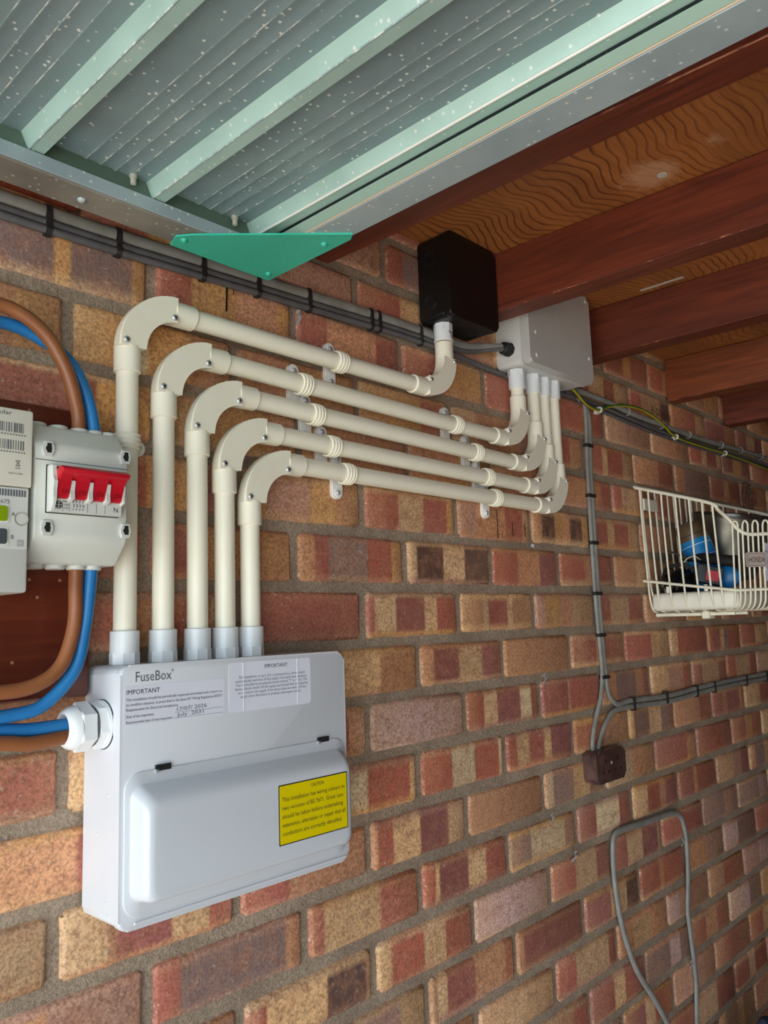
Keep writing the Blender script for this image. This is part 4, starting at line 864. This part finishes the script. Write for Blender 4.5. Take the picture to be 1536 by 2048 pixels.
# plan of the front: angled corners, then a gently bowed front
FP = [(BX0, -.196), (BX0+.026, -.222), (BX0+.066, -.262), (BX0+.100, -.284), (1.08, -.296), (BX1-.100, -.284), (BX1-.066, -.262), (BX1-.026, -.222), (BX1, -.196)]
FC = [V((q.x, q.y, 0)) for q in crom([(x, y, 0) for x, y in FP], 24)]
acc = [0.]
for a, q in zip(FC, FC[1:]): acc.append(acc[-1]+(q-a).length)
def fpath(d):
    for k in range(len(FC)-1):
        if acc[k+1] >= d:
            t = (d-acc[k])/(acc[k+1]-acc[k]); p_ = FC[k].lerp(FC[k+1], t); tt = (FC[k+1]-FC[k]).normalized(); return p_, tt, V((-tt.y, tt.x, 0))
    return FC[-1], V((1, 0, 0)), V((0, 1, 0))
def fpt(d, out, z):
    p_, tt, inn = fpath(d); return V((p_.x, p_.y, z))-inn*out
LEN = acc[-1]
wire('top_rim', [(BX1, -.006, .113), (BX1, -.100, .082), (BX1, -.172, .056), (BX1, -.186, .040)]+[fpt(LEN-d, .012, z) for d, z in ((.004, .018), (.022, -.004))]+[fpt(LEN*f, .014, -.016) for f in (.9, .8, .7, .6, .5, .4, .3, .2, .1)]+[fpt(d, .012, z) for d, z in ((.022, -.004), (.004, .018))]+[(BX0, -.186, .040), (BX0, -.172, .056), (BX0, -.100, .082), (BX0, -.006, .113), (BX0+.02, -.004, .116), (1.08, -.004, .116), (BX1-.02, -.004, .116), (BX1, -.006, .113)], .0040)
wire('low_band', [(BX1, -.012, -.103), (BX1, -.100, -.116), (BX1, -.180, -.128)]+[fpt(LEN*f, .001, -.132) for f in (.97, .9, .8, .7, .6, .5, .4, .3, .2, .1, .03)]+[(BX0, -.180, -.128), (BX0, -.100, -.116), (BX0-.002, -.006, -.101)], .0032)
for i, y in enumerate((-.012, -.032, -.062, -.094, -.124, -.152, -.174)):
    for X, s in ((BX0, 1), (BX1, -1)):
        wire('side_bar', [(X, y, rimz(y)+.002), (X+.001*s, y, .02), (X+.004*s, y-.002, -.115), (X+.009*s, y-.002, -.150), (X+.020*s, y-.002, -.168), (X+.045*s, y-.002, -.174), (X+.09*s, y-.002, -.174)])
nf = int((LEN-.02)/.0215)
for i in range(nf):
    c_ = .016+i*.0215; d = .0058
    def leg(q): return [fpt(q, -.100, -.174), fpt(q, -.045, -.174), fpt(q, -.020, -.170), fpt(q, -.005, -.156), fpt(q, 0, -.130), fpt(q, .008, -.050), fpt(q, .013, -.004), fpt(q, .0145, .004)]
    wire('front_loop', leg(c_-d)+[fpt(c_-d*.6, .0150, .0105), fpt(c_, .0150, .0125), fpt(c_+d*.6, .0150, .0105)]+leg(c_+d)[::-1], .0021, 3)
for i in range(10):
    x = BX0+.022+i*.0350; wire('back_bar', [(x, -.0045, .118), (x, -.006, .02), (x, -.010, -.10), (x, -.018, -.150), (x, -.035, -.172)])
wire('base_rail', [(BX0+.03, -.015, -.1790), (BX0+.04, -.10, -.1800), (BX0+.045, -.185, -.1800)], .0038)
wire('base_rail', [(BX0+.10, -.015, -.1790), (BX0+.105, -.10, -.1800), (BX0+.105, -.190, -.1800)], .0038)
wire('base_rail', [(BX0+.03, -.02, -.180), (1.08, -.02, -.180), (BX1-.03, -.02, -.180)], .0038)
bm = BM(); box(bm, BX0+.030, BX0+.062, -.135, -.118, -.190, -.174, .002, 1); finish('base_clamp', bm, M_BASK, bk)
bm = BM(); box(bm, BX0+.012, BX1-.012, -.205, -.012, -.171, -.130, .012, 3); tr = finish('plastic_tray', bm, M_TRAY, bk)
for y in (-.055, -.140):
    bm = BM(); box(bm, BX0+.010, BX0+.016, y-.004, y+.004, -.131, -.116, .0015, 1); finish('tray_lug', bm, M_TRAY, bk)
bm = BM(); box(bm, BX0+.015, BX0+.085, -.014, -.008, .062, .090, .002, 1); finish('wall_bracket', bm, M_TRAY, bk)
bc0 = .054
def bpl(u, v, d): q = fpt(bc0+u, .0118+d, -.070+v); return (q.x, q.y, q.z)
bp0, bt, bi = fpath(bc0)
def bflat(u, v, d): q = V((bp0.x, bp0.y, -.070+v))+bt*u-bi*(.0118+d); return (q.x, q.y, q.z)
bm = BM(); prism(bm, rrect(-.0215, .0215, -.0155, .0155, .004), bflat, 0, .004, .0008, 1); bgd = finish('name_badge', bm, M_BADGE, bk)
bm = BM(); prism(bm, rrect(-.0190, .0190, -.0130, .0130, .003), bflat, .0036, .0043); finish('badge_border', bm, M_INK2, bgd, 0)
bm = BM(); prism(bm, rrect(-.0180, .0180, -.0120, .0120, .002), bflat, .0036, .0046); finish('badge_field', bm, M_BADGE, bgd, 0)
text('badge_lettering', 'HONDA', 0, 0, 0, M_INK, bgd, size=.0165, width=.0330, plane=lambda a, b: V(bflat(a-.0165, b-.0058, .0050)))

# things kept in the basket
c1 = thing('gas_canister', 'blue gas canister with a brown cap leaning in wire basket', 'canister', (1.0, -.135, -.126))
ax0, ax1 = V((1.000, -.1260, -.1230)), V((.985, -.0760, .0350)); ad_ = (ax1-ax0).normalized(); Lc = (ax1-ax0).length
bm = BM(); lathe(bm, ax0, ad_, [(0, .030), (.004, .034), (Lc*.66, .034), (Lc*.70, .0335)], 28); finish('can_body', bm, M_CANB, c1)
bm = BM(); lathe(bm, ax0+ad_*(Lc*.70), ad_, [(0, .0335), (.010, .0340), (.012, .0320), (.024, .0315), (.034, .0300), (.040, .0260), (.041, .018), (.036, .016)], 28); finish('can_cap', bm, M_CAP, c1)
bm = BM(); lathe(bm, ax0+ad_*(Lc*.70+.034), ad_, [(0, .014), (.010, .013), (.011, .006)], 16); finish('can_valve', bm, M_POT, c1)
for t in (.35, .45, .62):
    bm = BM(); lathe(bm, ax0+ad_*(Lc*t), ad_, [(0, .0343), (.0012, .0343)], 28); finish('can_band', bm, M_LABEL if t > .4 else M_INK, c1)
c2 = thing('gas_canister', 'blue can lying low in the basket beside the black tube', 'canister', (1.03, -.15, -.126))
b0, b1 = V((.985, -.160, -.100)), V((1.090, -.130, -.096)); bd_ = (b1-b0).normalized()
bm = BM(); lathe(bm, b0, bd_, [(0, .018), (.003, .024), (.100, .024), (.104, .020)], 24); finish('can_body', bm, M_CANB, c2)
bm = BM(); lathe(bm, b0+bd_*.02, bd_, [(0, .0243), (.004, .0243)], 24); finish('can_band', bm, M_INK, c2)
pot = thing('steel_pot', 'dull steel cooking pot tilted in the back of the wire basket', 'pot', (1.13, -.12, -.126))
pa = V((1.140, -.100, -.095)); pd = V((-.10, -.20, 1.)).normalized()
bm = BM(); lathe(bm, pa, pd, [(0, .045), (.004, .062), (.050, .080), (.056, .082), (.058, .080), (.140, .084), (.150, .086), (.152, .086), (.150, .082), (.060, .078), (.008, .060), (.007, .0)], 40); finish('pot_wall', bm, M_POT, pot, 40)
bm = BM(); tube(bm, [pa+pd*.150+V((.086*math.cos(a), .086*math.sin(a)*.97, -.086*(-.10*math.cos(a)-.20*math.sin(a)))) for a in [2*PI*i/32 for i in range(32)]], .0022, 8, 1, closed=True, smooth=False); finish('rolled_rim', bm, M_POT, pot, 60)
tb = thing('black_tube', 'thick black tube lying across the things in the basket', 'tube', (.97, -.15, -.06))
bm = BM(); tube(bm, [(.975, -.085, -.052), (.960, -.130, -.058), (.950, -.165, -.064), (.950, -.196, -.070)], .0125, 14, 6); finish('tube_sleeve', bm, M_BLACKR, tb)
bm = BM(); lathe(bm, (.950, -.190, -.0690), (0, -1, -.15), [(0, .0145), (.006, .0145)], 14); finish('end_cap', bm, M_BLACK, tb)
bx_ = thing('small_carton', 'crumpled black carton with red print low in the basket', 'carton', (.94, -.115, -.126))
bm = BM(); box(bm, -.030, .030, -.028, .028, -.020, .020, .002, 1)
R_ = Matrix.Rotation(.5, 4, 'Z') @ Matrix.Rotation(.25, 4, 'X')
for v in bm.verts: v.co = R_ @ v.co+V((.955, -.128, -.095))
cb = finish('carton_body', bm, M_BLACK, bx_, 30)
bm = BM(); vs = [bm.verts.new(R_ @ V(q)+V((.955, -.128, -.095))) for q in ((-.0305, -.020, -.012), (-.0305, .006, -.012), (-.0305, .006, .010), (-.0305, -.020, .010))]; bm.faces.new(vs); finish('red_print', bm, M_REDL, bx_, 0)
bg_ = thing('black_bag', 'black folded bag filling the bottom of the wire basket', 'bag', (1.02, -.08, -.128))
rn = random.Random(5); bm = BM()
bmesh.ops.create_icosphere(bm, subdivisions=4, radius=1.)
for v in bm.verts:
    p = v.co.copy(); f = 1+.10*math.sin(7*p.x+3*p.y)+.08*math.sin(9*p.y+5*p.z)
    v.co = V((1.00+p.x*.080*f, -.058+p.y*.036*f, max(-.1285, -.106+p.z*.030*f)))
finish('bag_body', bm, M_BLACK, bg_, 60)
bm = BM(); tube(bm, [(.945, -.03, -.10), (.925, -.05, -.075), (.925, -.09, -.07), (.945, -.115, -.09)], .004, 8); finish('bag_handle', bm, M_BLACKR, bg_)
st = thing('stove_support', 'bent wire stove support resting in the left of the basket', 'wire frame', (.93, -.06, -.07))
bm = BM(); tube(bm, [(.945, -.035, -.046), (.935, -.040, -.060), (.930, -.060, -.070), (.930, -.080, -.070), (.935, -.095, -.055), (.940, -.110, -.052), (.945, -.120, -.060)], .0022, 8); finish('wire_arm', bm, M_POT, st)
bm = BM(); tube(bm, [(.950, -.040, -.030), (.945, -.070, -.045), (.945, -.095, -.055), (.950, -.125, -.060)], .0022, 8); finish('wire_arm', bm, M_POT, st)
pk = thing('clear_packet', 'crumpled pale plastic packet at the right of the basket', 'packet', (1.03, -.24, -.126))
bm = BM(); bmesh.ops.create_icosphere(bm, subdivisions=3, radius=1.)
for v in bm.verts:
    p = v.co.copy(); f = 1+.14*math.sin(11*p.x+7*p.z)+.10*math.sin(13*p.y+6*p.x)
    v.co = V((1.030+p.x*.040*f, -.240+p.y*.012*f, -.078+p.z*.048*f))
finish('packet_film', bm, M_LABEL, pk, 30)

# chain hanging on the wall behind the basket
ch = thing('hanging_chain', 'rusty chain hung in a loop on the wall above the pot', 'chain', (1.60, 0, .20))
n = 26
for i in range(n):
    a = 2*PI*i/n; x, z = 1.600+.028*math.cos(a), .125+.068*math.sin(a)
    t = V((-.028*math.sin(a), 0, .068*math.cos(a))).normalized(); o = V((0, -1, 0)) if i % 2 else t.cross(V((0, -1, 0)))
    bm = BM(); tube(bm, [V((x, -.012, z))+t*.0105*math.cos(q)+o*.0052*math.sin(q) for q in [2*PI*j/10 for j in range(10)]], .0022, 6, 1, closed=True, smooth=False); finish('chain_link', bm, M_RUST, ch, 60)
bm = BM(); cyl(bm, (1.600, .004, .196), (1.600, -.030, .199), .003, 8); finish('nail', bm, M_RUST, ch)

# small things
bm = BM(); prism(bm, [(0, 0), (.0075, .0005), (.008, .088), (.0005, .087)], lambda u, v, d: (.6395+u, -.168-v, d), PLY-.0012, PLY-.0002); tp = finish('paper_strip', bm, M_TAPE, None, 0); tag(tp, 'narrow pale paper strip on the ceiling plywood beside a joist', 'strip')
bm = BM(); tube(bm, [(-.1745, -.004, .3200), (-.1760, -.010, .3100), (-.1840, -.008, .3000), (-.1905, -.006, .2930)], .0014, 6); tube(bm, [(-.188, -.007, .296), (-.184, -.008, .290)], .0011, 6, 2); lf = finish('dry_grass_stalk', bm, M_LEAF, None, 60); tag(lf, 'dry orange grass stalk caught on the wall by turquoise plate', 'grass stalk')
text('scratched_writing', 'A COLLIN', 1.015, .3130, -.0026, mat('scratch_brown', (96, 62, 44), .9), wall, size=.026, width=.110, tilt=-.06)
sk = thing('cloth_sack', 'dark navy cloth bundle standing at the foot of the wall', 'sack', (1.02, -.15, FLOOR))
bm = BM(); bmesh.ops.create_icosphere(bm, subdivisions=5, radius=1.)
for v in bm.verts:
    p = v.co.copy(); f = 1+.05*math.sin(6*p.x+4*p.z)+.04*math.sin(9*p.y-5*p.x)+.03*math.sin(15*p.z+8*p.x)
    r = 1+.25*max(0, -p.z); v.co = V((1.02+p.x*.115*f*r, -.150+p.y*.080*f*r, max(FLOOR, -1.385+p.z*.346*f)))
sb = finish('sack_body', bm, M_NAVY, sk, 60)
bm = BM(); tube(bm, [(.94, -.15, -1.10), (.975, -.145, -1.055), (1.02, -.14, -1.037), (1.10, -.15, -1.07)], .012, 10, 6); finish('sack_fold', bm, M_NAVY, sk)

# old tar drip and pen strokes on the bricks
M_TAR = mat('tar', (22, 20, 18), .5)
bm = BM(); lines(bm, [(-.2400, .281, -.2390, .262), (-.2390, .262, -.2400, .236), (-.2408, .282, -.2386, .270)], -.0035, .0028); lines(bm, [(-.2280, .279, -.2280, .262)], -.0035, .0014); finish('tar_drip', bm, M_TAR, wall, 0)
bm = BM(); lines(bm, [(.343, .020, .3432, -.032), (.390, .000, .390, -.026), (.430, .000, .430, -.025), (.507, -.002, .508, -.020), (-.140, .362, -.140, .335)], -.0034, .0022); finish('pen_stroke', bm, M_TAR, wall, 0)
bm = BM(); lathe(bm, (.264, -.387, PLY-.0001), (0, 0, -1), [(0, .0075), (.0008, .0070), (.0010, .0)], 14); finish('nail_head', bm, M_TAPE, ceil)
